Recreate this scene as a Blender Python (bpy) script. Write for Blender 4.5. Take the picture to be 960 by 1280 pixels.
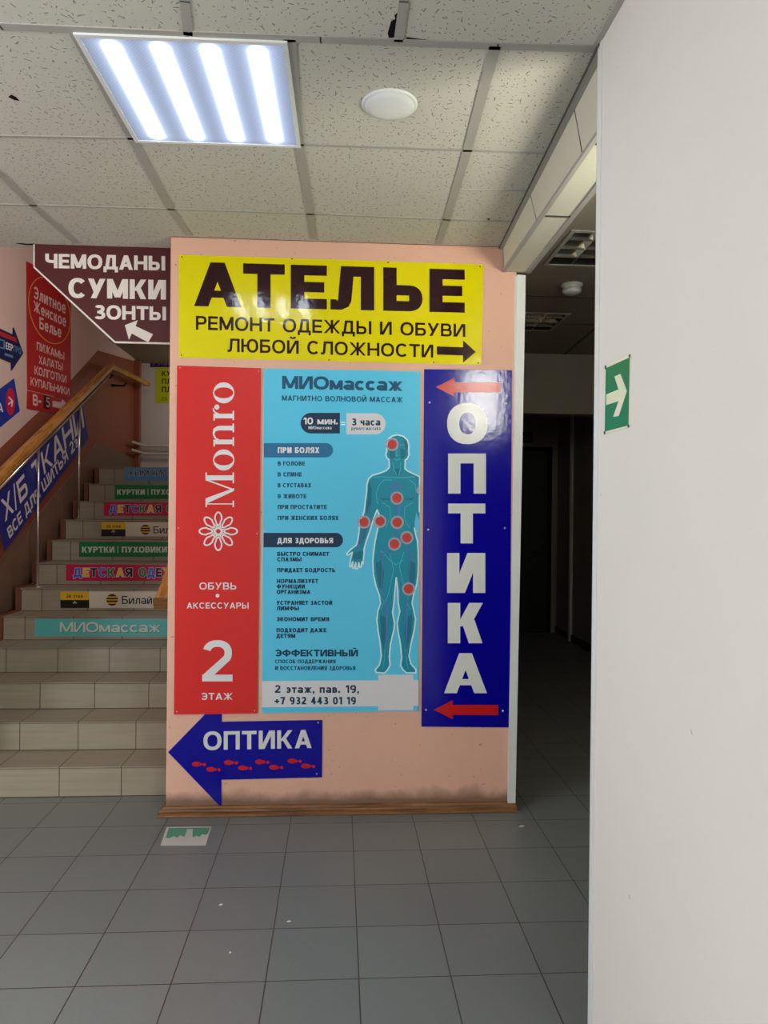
import bpy, math, random
import numpy as np
from mathutils import Vector, Matrix
random.seed(7)
for o in list(bpy.data.objects): bpy.data.objects.remove(o)
SC = bpy.context.scene
COL = SC.collection

# ------------------------------------------------------------------ camera
F, PITCH, YAW, ROLL, EYE = 926.74, -.0022, .0607, .0097, 1.518
def _rot(p, y, r):
    fw = np.array([math.sin(y)*math.cos(p), math.cos(y)*math.cos(p), math.sin(p)])
    rt = np.array([math.cos(y), -math.sin(y), 0.]); up = np.cross(rt, fw)
    return math.cos(r)*rt+math.sin(r)*up, -math.sin(r)*rt+math.cos(r)*up, fw
CR, CU, CF = _rot(PITCH, YAW, ROLL)
EYEP = np.array([0., 0., EYE])
cam = bpy.data.objects.new('camera', bpy.data.cameras.new('camera')); COL.objects.link(cam)
cam.matrix_world = Matrix(((CR[0], CU[0], -CF[0], 0), (CR[1], CU[1], -CF[1], 0), (CR[2], CU[2], -CF[2], EYE), (0, 0, 0, 1)))
cam.data.sensor_fit = 'HORIZONTAL'; cam.data.sensor_width = 36; cam.data.lens = F/960*36
cam.data.clip_start = .05
SC.camera = cam

# ------------------------------------------------------------------ world, exposure, big lights
SC.view_settings.view_transform = 'Standard'; SC.view_settings.look = 'None'
SC.view_settings.gamma = 1; SC.view_settings.use_curve_mapping = False
SC.view_settings.exposure = 0.0
W = bpy.data.worlds.new('world'); SC.world = W; W.use_nodes = True
W.node_tree.nodes['Background'].inputs[0].default_value = (.8, .85, 1, 1)
W.node_tree.nodes['Background'].inputs[1].default_value = .02
LAMP = 34.0          # brightness of the tubes behind the lit ceiling panels
def area(name, loc, aim, sx, sy, power, color):
    d = bpy.data.lights.new(name, 'AREA'); d.shape = 'RECTANGLE'; d.size = sx; d.size_y = sy; d.energy = power; d.color = color
    o = bpy.data.objects.new(name, d); COL.objects.link(o); o.location = loc
    o.rotation_euler = (Vector(aim)-Vector(loc)).to_track_quat('-Z', 'Y').to_euler()
    return o
# unseen fill light added on the left to brighten the pier
area('left_fill', (-3.15, .9, 1.45), (.7, 1.3, 1.5), 2.2, 1.7, 100, (.90, .975, 1.06))
# fill light added out of view on the right for the beam underside
area('beam_fill', (1.95, 1.75, 1.9), (.88, 2.4, 2.74), .5, .5, 9.5, (1, .97, .80)).data.spread = 1.5
# added fill for the upper stairwell wall, hidden behind the hanging sign
area('stairwell_fill', (-.90, 4.8, 3.3), (-2.5, 4.9, 2.7), .3, .3, 9, (1, .93, .86))
area('landing_fill', (-1.0, 7.9, 3.0), (-1.9, 8.7, 2.4), .3, .3, 2.8, (1, .92, .82))  # added out of sight to brighten the landing wall
area('rear_right_fill', (2.75, -2.4, 1.95), (-1.2, 3.6, 1.0), 1.6, 1.6, 300, (.98, .985, .955))  # unseen fill added behind the viewer for floor, front wall and lower steps

# ------------------------------------------------------------------ materials
def lin(c): return tuple((x/255/12.92 if x <= 10.3 else ((x/255+.055)/1.055)**2.4) for x in c)+(1,)
def mat(name, rgb, rough=.5, spec=.5, metal=0, var=.06, scale=12, bump=0, bscale=60, coat=0):
    m = bpy.data.materials.new(name); m.use_nodes = True
    nt = m.node_tree; b = nt.nodes['Principled BSDF']
    b.inputs['Roughness'].default_value = rough; b.inputs['Metallic'].default_value = metal
    b.inputs['Specular IOR Level'].default_value = spec; b.inputs['Coat Weight'].default_value = coat
    geo = nt.nodes.new('ShaderNodeNewGeometry')
    n = nt.nodes.new('ShaderNodeTexNoise'); n.inputs['Scale'].default_value = scale; n.inputs['Detail'].default_value = 5
    nt.links.new(geo.outputs['Position'], n.inputs['Vector'])
    mx = nt.nodes.new('ShaderNodeMix'); mx.data_type = 'RGBA'
    c = lin(rgb); mx.inputs[6].default_value = tuple(x*(1-var) for x in c[:3])+(1,); mx.inputs[7].default_value = tuple(min(1, x*(1+var)) for x in c[:3])+(1,)
    nt.links.new(n.outputs['Fac'], mx.inputs[0]); nt.links.new(mx.outputs[2], b.inputs['Base Color'])
    if bump:
        n2 = nt.nodes.new('ShaderNodeTexNoise'); n2.inputs['Scale'].default_value = bscale; n2.inputs['Detail'].default_value = 3
        nt.links.new(geo.outputs['Position'], n2.inputs['Vector'])
        bp = nt.nodes.new('ShaderNodeBump'); bp.inputs['Strength'].default_value = bump; bp.inputs['Distance'].default_value = .01
        nt.links.new(n2.outputs['Fac'], bp.inputs['Height']); nt.links.new(bp.outputs[0], b.inputs['Normal'])
    m['base'] = 1
    return m
class NB:                                            # small node builder
    def __init__(s, m): s.nt = m.node_tree; s.b = s.nt.nodes['Principled BSDF']
    def n(s, t, **k):
        x = s.nt.nodes.new(t)
        for a, v in k.items(): setattr(x, a, v)
        return x
    def l(s, a, b): s.nt.links.new(a, b)
    def math(s, op, a, b=None, c=None):
        x = s.n('ShaderNodeMath', operation=op)
        for i, v in enumerate((a, b, c)):
            if v is None: continue
            if isinstance(v, (int, float)): x.inputs[i].default_value = v
            else: s.l(v, x.inputs[i])
        return x.outputs[0]
    def mix(s, f, a, b):
        x = s.n('ShaderNodeMix', data_type='RGBA')
        for i, v in ((0, f), (6, a), (7, b)):
            if isinstance(v, (int, float, tuple)): x.inputs[i].default_value = v
            else: s.l(v, x.inputs[i])
        return x.outputs[2]
    def base(s): return s.b.inputs['Base Color'].links[0].from_socket
    def setbase(s, c): s.l(c, s.b.inputs['Base Color'])
    def pos(s):
        g = s.n('ShaderNodeNewGeometry'); q = s.n('ShaderNodeSeparateXYZ'); s.l(g.outputs['Position'], q.inputs[0]); return g.outputs['Position'], q.outputs
def joint(nb, coord, off, size, width):              # 1 inside a joint line of a regular grid
    f = nb.math('FRACT', nb.math('DIVIDE', nb.math('SUBTRACT', coord, off-width/2), size))
    return nb.math('LESS_THAN', f, width/size)
def tiles(m, axes, grout, vary=.08):
    """axes: list of (index, offset, size, width)"""
    nb = NB(m); p, q = nb.pos(); base = nb.base(); mask = None; cells = []
    for i, off, size, wd in axes:
        j = joint(nb, q[i], off, size, wd)
        mask = j if mask is None else nb.math('MAXIMUM', mask, j)
        cells.append(nb.math('FLOOR', nb.math('DIVIDE', nb.math('SUBTRACT', q[i], off), size)))
    cv = nb.n('ShaderNodeCombineXYZ')
    for i, c in enumerate(cells): nb.l(c, cv.inputs[i])
    wn = nb.n('ShaderNodeTexWhiteNoise', noise_dimensions='3D'); nb.l(cv.outputs[0], wn.inputs['Vector'])
    hs = nb.n('ShaderNodeHueSaturation'); nb.l(base, hs.inputs['Color'])
    nb.l(nb.math('MULTIPLY_ADD', wn.outputs['Value'], vary*2, 1-vary), hs.inputs['Value'])
    nb.setbase(nb.mix(mask, hs.outputs[0], lin(grout)))
    return m
def streaks(m, vec_scale, dark, amount):             # directional grain, for wood and brushed tile
    nb = NB(m); p, q = nb.pos(); mp = nb.n('ShaderNodeMapping'); mp.inputs['Scale'].default_value = vec_scale
    nb.l(p, mp.inputs[0]); n = nb.n('ShaderNodeTexNoise'); n.inputs['Scale'].default_value = 1; n.inputs['Detail'].default_value = 6
    nb.l(mp.outputs[0], n.inputs['Vector']); f = nb.math('MULTIPLY', nb.math('SMOOTH_MIN', nb.math('MULTIPLY', nb.math('SUBTRACT', n.outputs['Fac'], .42), 5), 1, .1), amount)
    f = nb.math('MAXIMUM', f, 0.0)
    nb.setbase(nb.mix(f, nb.base(), lin(dark))); return m

M = {}
M['pink'] = mat('pink_paint', (230, 182, 158), .55, .35, var=.05, scale=4, bump=.05, bscale=150)
nb = NB(M['pink']); p, q = nb.pos()                  # scuffed dirt band just above the skirting
n = nb.n('ShaderNodeTexNoise'); n.inputs['Scale'].default_value = 9; n.inputs['Detail'].default_value = 6; nb.l(p, n.inputs['Vector'])
h = nb.math('MULTIPLY_ADD', n.outputs['Fac'], .13, .025)
f = nb.math('MULTIPLY', nb.math('SUBTRACT', 1.0, nb.math('DIVIDE', nb.math('SUBTRACT', q[2], .03), h)), 1.25)
f = nb.math('MINIMUM', nb.math('MAXIMUM', f, 0.0), .8)
n3 = nb.n('ShaderNodeTexNoise'); n3.inputs['Scale'].default_value = 55; nb.l(p, n3.inputs['Vector'])
sp = nb.math('MULTIPLY', nb.math('GREATER_THAN', n3.outputs['Fac'], .74), .5)
nb.setbase(nb.mix(nb.math('MAXIMUM', f, sp), nb.base(), lin((92, 70, 46))))
M['white'] = mat('white_paint', (219, 219, 216), .6, .3, var=.02, scale=2, bump=.03, bscale=90)
M['pierpaint'] = mat('off_white_paint', (224, 221, 213), .65, .3, var=.025, scale=2.5, bump=.04, bscale=40)
nb = NB(M['pierpaint']); p, q = nb.pos()
n3 = nb.n('ShaderNodeTexNoise'); n3.inputs['Scale'].default_value = 22; n3.inputs['Detail'].default_value = 1; nb.l(p, n3.inputs['Vector'])
nb.setbase(nb.mix(nb.math('MULTIPLY', nb.math('GREATER_THAN', n3.outputs['Fac'], .80), .35), nb.base(), lin((150, 128, 112))))
M['plastic'] = mat('white_plastic', (226, 229, 226), .35, .5, var=.02)
M['greymetal'] = mat('painted_tee_metal', (166, 164, 156), .5, .4, var=.05, scale=20)
M['mauve'] = mat('mauve_wall_paint', (222, 194, 184), .65, .3, var=.04, scale=5, bump=.04)
M['dado'] = mat('red_brown_dado_paint', (152, 86, 64), .5, .4, var=.06, scale=5, bump=.04)
M['plinth'] = mat('brown_grey_plinth_tile', (126, 98, 80), .4, .4, var=.12, scale=7)
M['wood'] = streaks(mat('varnished_rail_wood', (202, 142, 70), .22, .5, var=.12, scale=18), (60, 5, 5), (112, 62, 22), .45)
M['skirt'] = streaks(mat('worn_wood_skirting', (138, 96, 58), .45, .4, var=.15, scale=25, bump=.15), (4, 60, 90), (74, 44, 22), .7)
M['lip'] = mat('brown_side_lip', (120, 74, 52), .5, .4, var=.12)
M['chrome'] = mat('chrome', (226, 226, 224), .28, .5, 1, var=.02)
M['mirror'] = mat('bright_aluminium', (220, 218, 212), .12, .5, 1, var=.01)
M['darkmetal'] = mat('dark_bracket_metal', (52, 46, 44), .4, .5, .6)
M['black'] = mat('black', (10, 10, 12), .8, .2)
M['darkdoor'] = mat('dark_green_door', (22, 30, 30), .45, .4)
M['corr'] = mat('corridor_paint', (150, 144, 130), .7, .2, var=.03, scale=3)
M['floor'] = tiles(mat('grey_floor_tile', (122, 125, 123), .38, .45, var=.10, scale=160, bump=.04, bscale=220), [(0, -.2211, .3, .0042), (1, 2.9982, .3, .0042)], (66, 54, 44), .05)
M['stair'] = tiles(streaks(mat('beige_stair_tile', (158, 149, 131), .42, .4, var=.06, scale=9), (3, 22, 60), (138, 128, 108), .28), [(0, -1.449, .3185, .0045)], (70, 58, 46), .05)
M['groove'] = mat('stair_joint', (62, 50, 40), .8, .2)
M['pipe'] = mat('white_pipe_paint', (206, 198, 184), .4, .4)
M['tape'] = mat('dark_corner_tape', (78, 78, 70), .6)
M['scrap'] = mat('paper_scrap', (232, 230, 222), .8)

def ceiling_mat(name, rgb):                          # mineral-fibre tile with randomly turned dark flecks
    m = mat(name, rgb, .85, .15, var=.05, scale=1.6, bump=.12, bscale=260)
    nb = NB(m); p, q = nb.pos()
    sx = nb.n('ShaderNodeVectorMath', operation='MULTIPLY_ADD'); nb.l(p, sx.inputs[0]); sx.inputs[1].default_value = (1, 1, 1); sx.inputs[2].default_value = (3.1, 5.7, .3)
    tot = None
    for sc, ln, wd, off in ((29, .18, .05, 0), (44, .14, .06, 4.3)):
        ad = nb.n('ShaderNodeVectorMath', operation='ADD'); nb.l(sx.outputs[0], ad.inputs[0]); ad.inputs[1].default_value = (off, off*1.7, 0)
        v = nb.n('ShaderNodeTexVoronoi', feature='F1', voronoi_dimensions='3D'); v.inputs['Scale'].default_value = sc; v.inputs['Randomness'].default_value = .9
        nb.l(ad.outputs[0], v.inputs['Vector'])
        d = nb.n('ShaderNodeVectorMath', operation='SUBTRACT'); nb.l(ad.outputs[0], d.inputs[0]); nb.l(v.outputs['Position'], d.inputs[1])
        sc2 = nb.n('ShaderNodeVectorMath', operation='SCALE'); nb.l(d.outputs[0], sc2.inputs[0]); sc2.inputs['Scale'].default_value = sc
        cs = nb.n('ShaderNodeSeparateColor'); nb.l(v.outputs['Color'], cs.inputs[0])
        r = nb.n('ShaderNodeVectorRotate', rotation_type='Z_AXIS'); nb.l(sc2.outputs[0], r.inputs['Vector']); nb.l(nb.math('MULTIPLY', cs.outputs[0], 6.283), r.inputs['Angle'])
        s = nb.n('ShaderNodeSeparateXYZ'); nb.l(r.outputs[0], s.inputs[0])
        k = nb.math('MULTIPLY', nb.math('LESS_THAN', nb.math('ABSOLUTE', s.outputs[0]), nb.math('MULTIPLY', cs.outputs[2], ln*1.6)), nb.math('LESS_THAN', nb.math('ABSOLUTE', s.outputs[1]), wd))
        k = nb.math('MULTIPLY', k, nb.math('GREATER_THAN', cs.outputs[1], .3))
        tot = k if tot is None else nb.math('MAXIMUM', tot, k)
    nb.setbase(nb.mix(nb.math('MULTIPLY', tot, .72), nb.base(), lin((84, 78, 66))))
    return m
M['beam'] = mat('beam_panel', (206, 203, 186), .8, .2, var=.04, scale=30, bump=.05, bscale=200)
M['ceil'] = ceiling_mat('ceiling_tile', (199, 197, 184))

def vinyl(name, rgb, rough=.24): 
    return mat(name, rgb, rough, .45, var=.03, scale=5, bump=.05, bscale=35)
V = {k: vinyl('print_'+k, c, r) for k, c, r in (
    ('yellow', (232, 220, 0), .10), ('maroontext', (46, 10, 20), .10), ('red', (220, 44, 40), .26), ('white', (232, 232, 232), .3),
    ('sky', (90, 206, 240), .42), ('teal_text', (10, 82, 118), .42), ('navy_text', (6, 48, 82), .42), ('midblue', (34, 112, 158), .42), ('palegrey', (222, 222, 224), .42),
    ('blue', (8, 4, 150), .12), ('offwhite', (222, 224, 218), .2), ('arrowred', (200, 30, 30), .2),
    ('burgundy', (82, 26, 28), .45), ('cream', (232, 224, 214), .45), ('green', (12, 122, 78), .4), ('glow', (226, 230, 200), .5),
    ('signred', (190, 40, 44), .45), ('gold', (232, 176, 74), .45), ('palepink', (238, 206, 200), .45), ('darkred', (70, 18, 22), .5),
    ('banner', (26, 34, 128), .5), ('bannertext', (214, 208, 204), .5), ('hexblue', (28, 56, 160), .45), ('navy', (22, 30, 84), .45), ('crimson', (206, 30, 66), .45), ('lightblue', (92, 140, 186), .45),
    ('stepteal', (90, 186, 184), .45), ('shade', (36, 118, 124), .45), ('stepmagenta', (196, 22, 74), .45), ('stepgreen', (8, 120, 62), .45), ('stepyellow', (228, 180, 34), .45), ('stepblack', (18, 17, 18), .45), ('stepwhite', (214, 206, 190), .5),
    ('stepblue', (78, 150, 200), .45), ('stepnavy', (28, 30, 84), .45), ('stepgreytext', (206, 214, 200), .45),
    ('letblue', (60, 100, 214), .45), ('letyellow', (240, 206, 60), .45), ('letpurple', (70, 26, 90), .45), ('letgreen', (30, 130, 70), .45), ('letblack', (30, 22, 40), .45), ('letoutline', (220, 214, 230), .45),
    ('lime', (206, 220, 20), .5), ('limetext', (52, 58, 20), .5), ('violet', (60, 24, 96), .5), ('violettext', (150, 126, 180), .5),
    ('body', (6, 146, 170), .42), ('bodydark', (6, 118, 140), .42), ('bodylight', (70, 190, 212), .42), ('outline', (214, 244, 250), .42), ('vein', (112, 96, 190), .42), ('veinblue', (70, 130, 210), .42), ('spotred', (206, 60, 48), .42), ('spotring', (176, 170, 178), .42),
    ('exitdark', (20, 44, 34), .5), ('exittext', (120, 138, 120), .5), ('worn', (196, 196, 186), .6), ('worngreen', (84, 156, 124), .6))}
M['exitgreen'] = vinyl('print_exit_green', (18, 124, 80), .42)
M['screw'] = mat('screw_metal', (210, 210, 205), .3, .5, .7)
M['darkscrew'] = mat('dark_screw', (110, 96, 40), .4, .5, .4)

# ------------------------------------------------------------------ mesh helpers
def ray(x, y): return ((x-480)*CR-(y-640)*CU+F*CF)/F
class Plane:
    """a real flat surface of the place: point, normal (towards the room)"""
    def __init__(s, p, n): s.p = np.array(p, float); s.n = np.array(n, float); s.n /= np.linalg.norm(s.n)
    def at(s, x, y, off=0.):
        d = ray(x, y); q = s.p+s.n*off
        return EYEP+d*((q-EYEP)@s.n)/(d@s.n)
    def over(s, x, y, off=0.): return s.at(x, y)+s.n*off      # measured on the surface, then lifted off it
class MB:
    def __init__(s): s.v = []; s.f = []; s.m = []
    def poly(s, pts, m=0):
        i = len(s.v); s.v += [tuple(p) for p in pts]; s.f.append(tuple(range(i, i+len(pts)))); s.m.append(m)
    def prism(s, pts, d, m=0):
        d = np.array(d, float); a = [np.array(p, float) for p in pts]; b = [p+d for p in a]; n = len(a)
        i = len(s.v); s.v += [tuple(p) for p in a+b]
        s.f += [tuple(range(i+n-1, i-1, -1)), tuple(range(i+n, i+2*n))]+[(i+k, i+(k+1) % n, i+n+(k+1) % n, i+n+k) for k in range(n)]
        s.m += [m]*(n+2)
    def box(s, x0, x1, y0, y1, z0, z1, m=0): s.prism([(x0, y0, z0), (x1, y0, z0), (x1, y1, z0), (x0, y1, z0)], (0, 0, z1-z0), m)
    def bar(s, a, b, w, h, up=(0, 0, 1), m=0):
        a = np.array(a, float); b = np.array(b, float); d = b-a; d0 = d/np.linalg.norm(d)
        sd = np.cross(d0, np.array(up, float)); sd /= np.linalg.norm(sd); u = np.cross(sd, d0)
        s.prism([a-sd*w/2-u*h/2, a+sd*w/2-u*h/2, a+sd*w/2+u*h/2, a-sd*w/2+u*h/2], d, m)
    def tube(s, path, r, n=12, m=0, cap=True):
        path = [np.array(p, float) for p in path]; rr = r if isinstance(r, (list, tuple)) else [r]*len(path); base = len(s.v); ref = None
        for k, p in enumerate(path):
            t = path[min(k+1, len(path)-1)]-path[max(k-1, 0)]; t /= np.linalg.norm(t)
            if ref is None: ref = np.array([0, 0, 1.]) if abs(t[2]) < .9 else np.array([1., 0, 0])
            u = np.cross(t, ref); u /= np.linalg.norm(u); w = np.cross(u, t)
            for j in range(n):
                a = 2*math.pi*j/n; s.v.append(tuple(p+rr[k]*(math.cos(a)*u+math.sin(a)*w)))
        for k in range(len(path)-1):
            for j in range(n):
                s.f.append((base+k*n+j, base+k*n+(j+1) % n, base+(k+1)*n+(j+1) % n, base+(k+1)*n+j)); s.m.append(m)
        if cap:
            s.f.append(tuple(base+j for j in range(n-1, -1, -1))); s.f.append(tuple(base+(len(path)-1)*n+j for j in range(n))); s.m += [m, m]
    def lathe(s, c, prof, n=32, m=0):                # prof: (radius, height) about the z axis through c
        base = len(s.v); c = np.array(c, float)
        for r, z in prof:
            for j in range(n): a = 2*math.pi*j/n; s.v.append((c[0]+r*math.cos(a), c[1]+r*math.sin(a), c[2]+z))
        for k in range(len(prof)-1):
            for j in range(n): s.f.append((base+k*n+j, base+k*n+(j+1) % n, base+(k+1)*n+(j+1) % n, base+(k+1)*n+j)); s.m.append(m)
        s.f.append(tuple(base+j for j in range(n))); s.f.append(tuple(base+(len(prof)-1)*n+j for j in range(n))); s.m += [m, m]
    def build(s, name, mats, parent=None, smooth=False, bevel=0):
        if not isinstance(mats, (list, tuple)): mats = [mats]
        L = np.array(parent.location if parent is not None and parent.type == 'EMPTY' else (0, 0, 0))
        if parent is not None and parent.type != 'EMPTY': L = np.array(parent.parent.location if parent.parent else (0, 0, 0))
        me = bpy.data.meshes.new(name); me.from_pydata([tuple(np.array(v)-L) for v in s.v], [], s.f)
        for m in mats: me.materials.append(m)
        me.polygons.foreach_set('material_index', s.m)
        if smooth: me.polygons.foreach_set('use_smooth', [True]*len(me.polygons))
        me.update(); o = bpy.data.objects.new(name, me); COL.objects.link(o)
        if parent is not None: o.parent = parent
        if bevel:
            b = o.modifiers.new('bevel', 'BEVEL'); b.width = bevel; b.segments = 2; b.limit_method = 'ANGLE'
        return o
def thing(name, label, cat, loc, group=None):
    o = bpy.data.objects.new(name, None); COL.objects.link(o); o.location = tuple(float(x) for x in loc); o.empty_display_size = .05
    return tag(o, label, cat, group)
def tag(o, label, cat, group=None):
    o['label'] = label; o['category'] = cat
    if group: o['group'] = group
    return o
def struct(name, mb, m, **k): o = mb.build(name, m, **k); o['kind'] = 'structure'; return o

# ------------------------------------------------------------------ stroke lettering
WID = dict(zip('АБВГДЕЖЗИЙКЛМНОПРСТУФХЦЧШЩЫЬЭЮЯ', (.76, .66, .68, .56, .80, .60, 1.02, .62, .73, .73, .70, .76, .86, .74, .82, .72, .66, .74, .66, .72, .92, .72, .78, .68, 1.0, 1.04, .92, .64, .72, 1.06, .68)))
WID.update({'0': .62, '1': .40, '2': .60, '3': .60, '4': .66, '5': .60, '6': .62, '7': .58, '9': .62, ' ': .34, '.': .2, ',': .2, '-': .36, '+': .62, '=': .6, '/': .3, '|': .16})
def ringpts(P, cx, cy, rx, ry, t, h, a0, a1, e=2.25):
    n = max(5, int(abs(a1-a0)/14))
    def pt(a, x, y):
        c, s = math.cos(a), math.sin(a); return (cx+x*math.copysign(abs(c)**(2/e), c), cy+y*math.copysign(abs(s)**(2/e), s))
    A = [math.radians(a0+(a1-a0)*i/n) for i in range(n+1)]
    for i in range(n): P.append([pt(A[i], rx, ry), pt(A[i+1], rx, ry), pt(A[i+1], max(rx-t, .005), max(ry-h, .005)), pt(A[i], max(rx-t, .005), max(ry-h, .005))])
def G(c, w, t, h):
    P = []
    def R(a, b, x, y): P.append([(a, b), (x, b), (x, y), (a, y)])
    k = t*1.1
    def D(xa, ya, xb, yb, kk=None): kk = kk or k; P.append([(xa, ya), (xa+kk, ya), (xb+kk, yb), (xb, yb)])
    def ring(*a): ringpts(P, *a[:4], t, h, *a[4:])
    def bowl(x0, x1, y0, y1):
        ry = (y1-y0)/2; rx = min(ry*1.05, (x1-x0)*.75); xc = x1-rx; R(x0, y0, xc, y0+h); R(x0, y1-h, xc, y1); ring(xc, (y0+y1)/2, rx, ry, -90, 90)
    if c == 'А':
        m = (w-k)/2; D(0, 0, m, 1); D(w-k, 0, m, 1); R(m*.22+k*.5, .2, w-m*.22-k*.5, .2+h*.95)
    elif c == 'Б': R(0, 0, t, 1); R(0, 1-h, .92*w, 1); bowl(0, w, 0, .6)
    elif c == 'В': R(0, 0, t, 1); bowl(0, w, 0, .5+h/2); bowl(0, .93*w, .5-h/2, 1)
    elif c == 'Г': R(0, 0, t, 1); R(0, 1-h, w, 1)
    elif c == 'Д':
        R(0, 0, w, h); R(0, -.2, t*.85, h/2); R(w-t*.85, -.2, w, h/2); R(w*.86-t, 0, w*.86, 1); R(w*.26, 1-h, w*.86, 1); D(w*.1, 0, w*.24, 1, t)
    elif c == 'Е': R(0, 0, t, 1); R(0, 0, w, h); R(0, 1-h, w, 1); R(0, .5-h/2, .93*w, .5+h/2)
    elif c == 'Ж':
        R(w/2-t/2, 0, w/2+t/2, 1); a = t*1.05
        D(0, 0, w/2-t*.8, .52, a); D(0, 1, w/2-t*.8, .46, a); D(w-a, 0, w/2-a+t*.8, .52, a); D(w-a, 1, w/2-a+t*.8, .46, a)
    elif c in 'З3': ring(w*.48, 1-.265, w*.46, .265+h*.02, -90, 150); ring(w*.49, .285, w*.51, .285, -150, 90); R(w*.28, .5-h*.45, w*.5, .5+h*.5)
    elif c in 'ИЙ':
        R(0, 0, t, 1); R(w-t, 0, w, 1); D(t*.35, 0, w-t*.35-k, 1)
        if c == 'Й': ringpts(P, w/2, 1.28, w*.27, .18, t*.75, h*.75, 180, 360)
    elif c == 'К': R(0, 0, t, 1); D(t*.7, .42, w-k*1.05, 1); D(w-k*1.08, 0, t*1.05, .58)
    elif c == 'Л': R(w-t, 0, w, 1); R(w*.24, 1-h, w, 1); D(w*.17, .2, w*.24, 1, t); P.append([(0, 0), (w*.12+t*.45, 0), (w*.15+t*.85, .07), (w*.17+t, .2), (w*.17, .2), (w*.13, h), (0, h)])
    elif c == 'М': R(0, 0, t, 1); R(w-t, 0, w, 1); D(w/2-k*.5, .06, 0, 1); D(w/2-k*.5, .06, w-k, 1)
    elif c == 'Н': R(0, 0, t, 1); R(w-t, 0, w, 1); R(0, .5-h/2, w, .5+h/2)
    elif c in 'О0': ring(w/2, .5, w/2, .515, 0, 360)
    elif c == 'П': R(0, 0, t, 1); R(w-t, 0, w, 1); R(0, 1-h, w, 1)
    elif c == 'Р': R(0, 0, t, 1); bowl(0, w, .38, 1)
    elif c == 'С': ring(w*.52, .5, w*.52, .515, 42, 318)
    elif c == 'Т': R(w/2-t/2, 0, w/2+t/2, 1); R(0, 1-h, w, 1)
    elif c == 'У': D(w*.16, 0, w-k, 1); D(w*.52-k*.6, .32, 0, 1)
    elif c == 'Ф': R(w/2-t/2, -.04, w/2+t/2, 1.04); ring(w/2, .52, w/2, .36, 0, 360)
    elif c == 'Х': D(0, 0, w-k, 1); D(w-k, 0, 0, 1)
    elif c == 'Ц': R(0, 0, t, 1); R(w*.88-t, 0, w*.88, 1); R(0, 0, w, h); R(w-t*.8, -.2, w, h)
    elif c == 'Ч': R(w-t, 0, w, 1); R(0, .55, t, 1); ringpts(P, w*.5, .62, w*.5, .26, t, h, 180, 270); R(w*.5, .36, w-t/2, .36+h)
    elif c in 'ШЩ':
        ww = w if c == 'Ш' else w*.92
        R(0, 0, t, 1); R(ww/2-t/2, 0, ww/2+t/2, 1); R(ww-t, 0, ww, 1); R(0, 0, w, h)
        if c == 'Щ': R(w-t*.8, -.2, w, h)
    elif c == 'Ы': R(0, 0, t, 1); bowl(0, w*.68, 0, .6); R(w-t, 0, w, 1)
    elif c == 'Ь': R(0, 0, t, 1); bowl(0, w, 0, .6)
    elif c == 'Э': ring(w*.48, .5, w*.52, .515, -140, 140); R(w*.3, .5-h/2, w-t/2, .5+h/2)
    elif c == 'Ю': R(0, 0, t, 1); R(0, .5-h/2, w*.4, .5+h/2); ring(w*.66, .5, w*.34, .515, 0, 360)
    elif c == 'Я':
        R(w-t, 0, w, 1); Q = len(P); bowl(0, w, .38, 1)
        for i in range(Q, len(P)): P[i] = [(w-x, y) for x, y in P[i]]
        D(0, 0, w*.38, .42)
    elif c == '1': R(w-t, 0, w, 1); D(0, .72, w-t-k*.4, 1, k)
    elif c == '2':
        ring(w*.5, 1-.3, w*.48, .315, -32, 165); R(0, 0, w, h)
        ca, sa = math.cos(math.radians(32))**(2/2.25), math.sin(math.radians(32))**(2/2.25)
        P.append([(0, h*.9), (k*1.4, h*.9), (w*.5+w*.48*ca, .7-.315*sa), (w*.5+(w*.48-t)*ca, .7-(.315-h)*sa)])
    elif c == '4': R(w*.8-t, 0, w*.8, 1); R(0, .22, w, .22+h); D(0, .24, w*.8-k, 1)
    elif c == '5': R(w*.08, .5, w*.08+t, 1); R(w*.08, 1-h, w*.94, 1); ring(w*.46, .32, w*.54, .335, -150, 125)
    elif c in '69':
        Q = len(P); ring(w/2, .32, w/2, .335, 0, 360); ring(w*.5, .5, w*.5, .515, 60, 200)
        if c == '9':
            for i in range(Q, len(P)): P[i] = [(w-x, 1-y) for x, y in P[i]]
    elif c == '7': R(0, 1-h, w, 1); D(w*.2, 0, w-k, 1-h*.5)
    elif c == '.': R(0, 0, w, w)
    elif c == ',': R(0, 0, w, w*.9); D(0, -.18, w*.4, .05, w*.6)
    elif c == '-': R(0, .34, w, .34+h)
    elif c == '+': R(0, .42-h/2, w, .42+h/2); R(w/2-t/2, .14, w/2+t/2, .7)
    elif c == '=': R(0, .3, w, .3+h); R(0, .58, w, .58+h)
    elif c == '/': D(0, -.05, w-t*.7, 1.05, t*.7)
    elif c == '|': R(w/2-t*.3, 0, w/2+t*.3, 1)
    elif c == 'а':
        R(w-t, 0, w, .66); ring(w/2, .64, w/2, .375, 0, 150); ring(w*.47, .29, w*.47, .3, 0, 360)
    elif c == 'е': ring(w/2, .5, w/2, .52, 0, 322); R(t*.5, .5-h*.45, w-t*.2, .5+h*.4)
    elif c == 'р': R(0, -.42, t, 1); ring(w/2, .5, w/2, .52, 0, 360)
    elif c == 'у': D(w*.12, -.42, w-k, 1); D(w*.5-k*.5, .1, 0, 1)
    elif c == 'б': ring(w/2, .44, w/2, .46, 0, 360); ring(w*.6, .6, w*.6, .82, 95, 180); R(w*.55, 1.42-h, w*.95, 1.42)
    return P
LOWW = {'а': .78, 'е': .80, 'р': .78, 'у': .74, 'б': .78, 'с': .74, 'ж': 1.06, 'м': .96, 'и': .80}
LOWOWN = 'аеруб'
XH = .73
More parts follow.
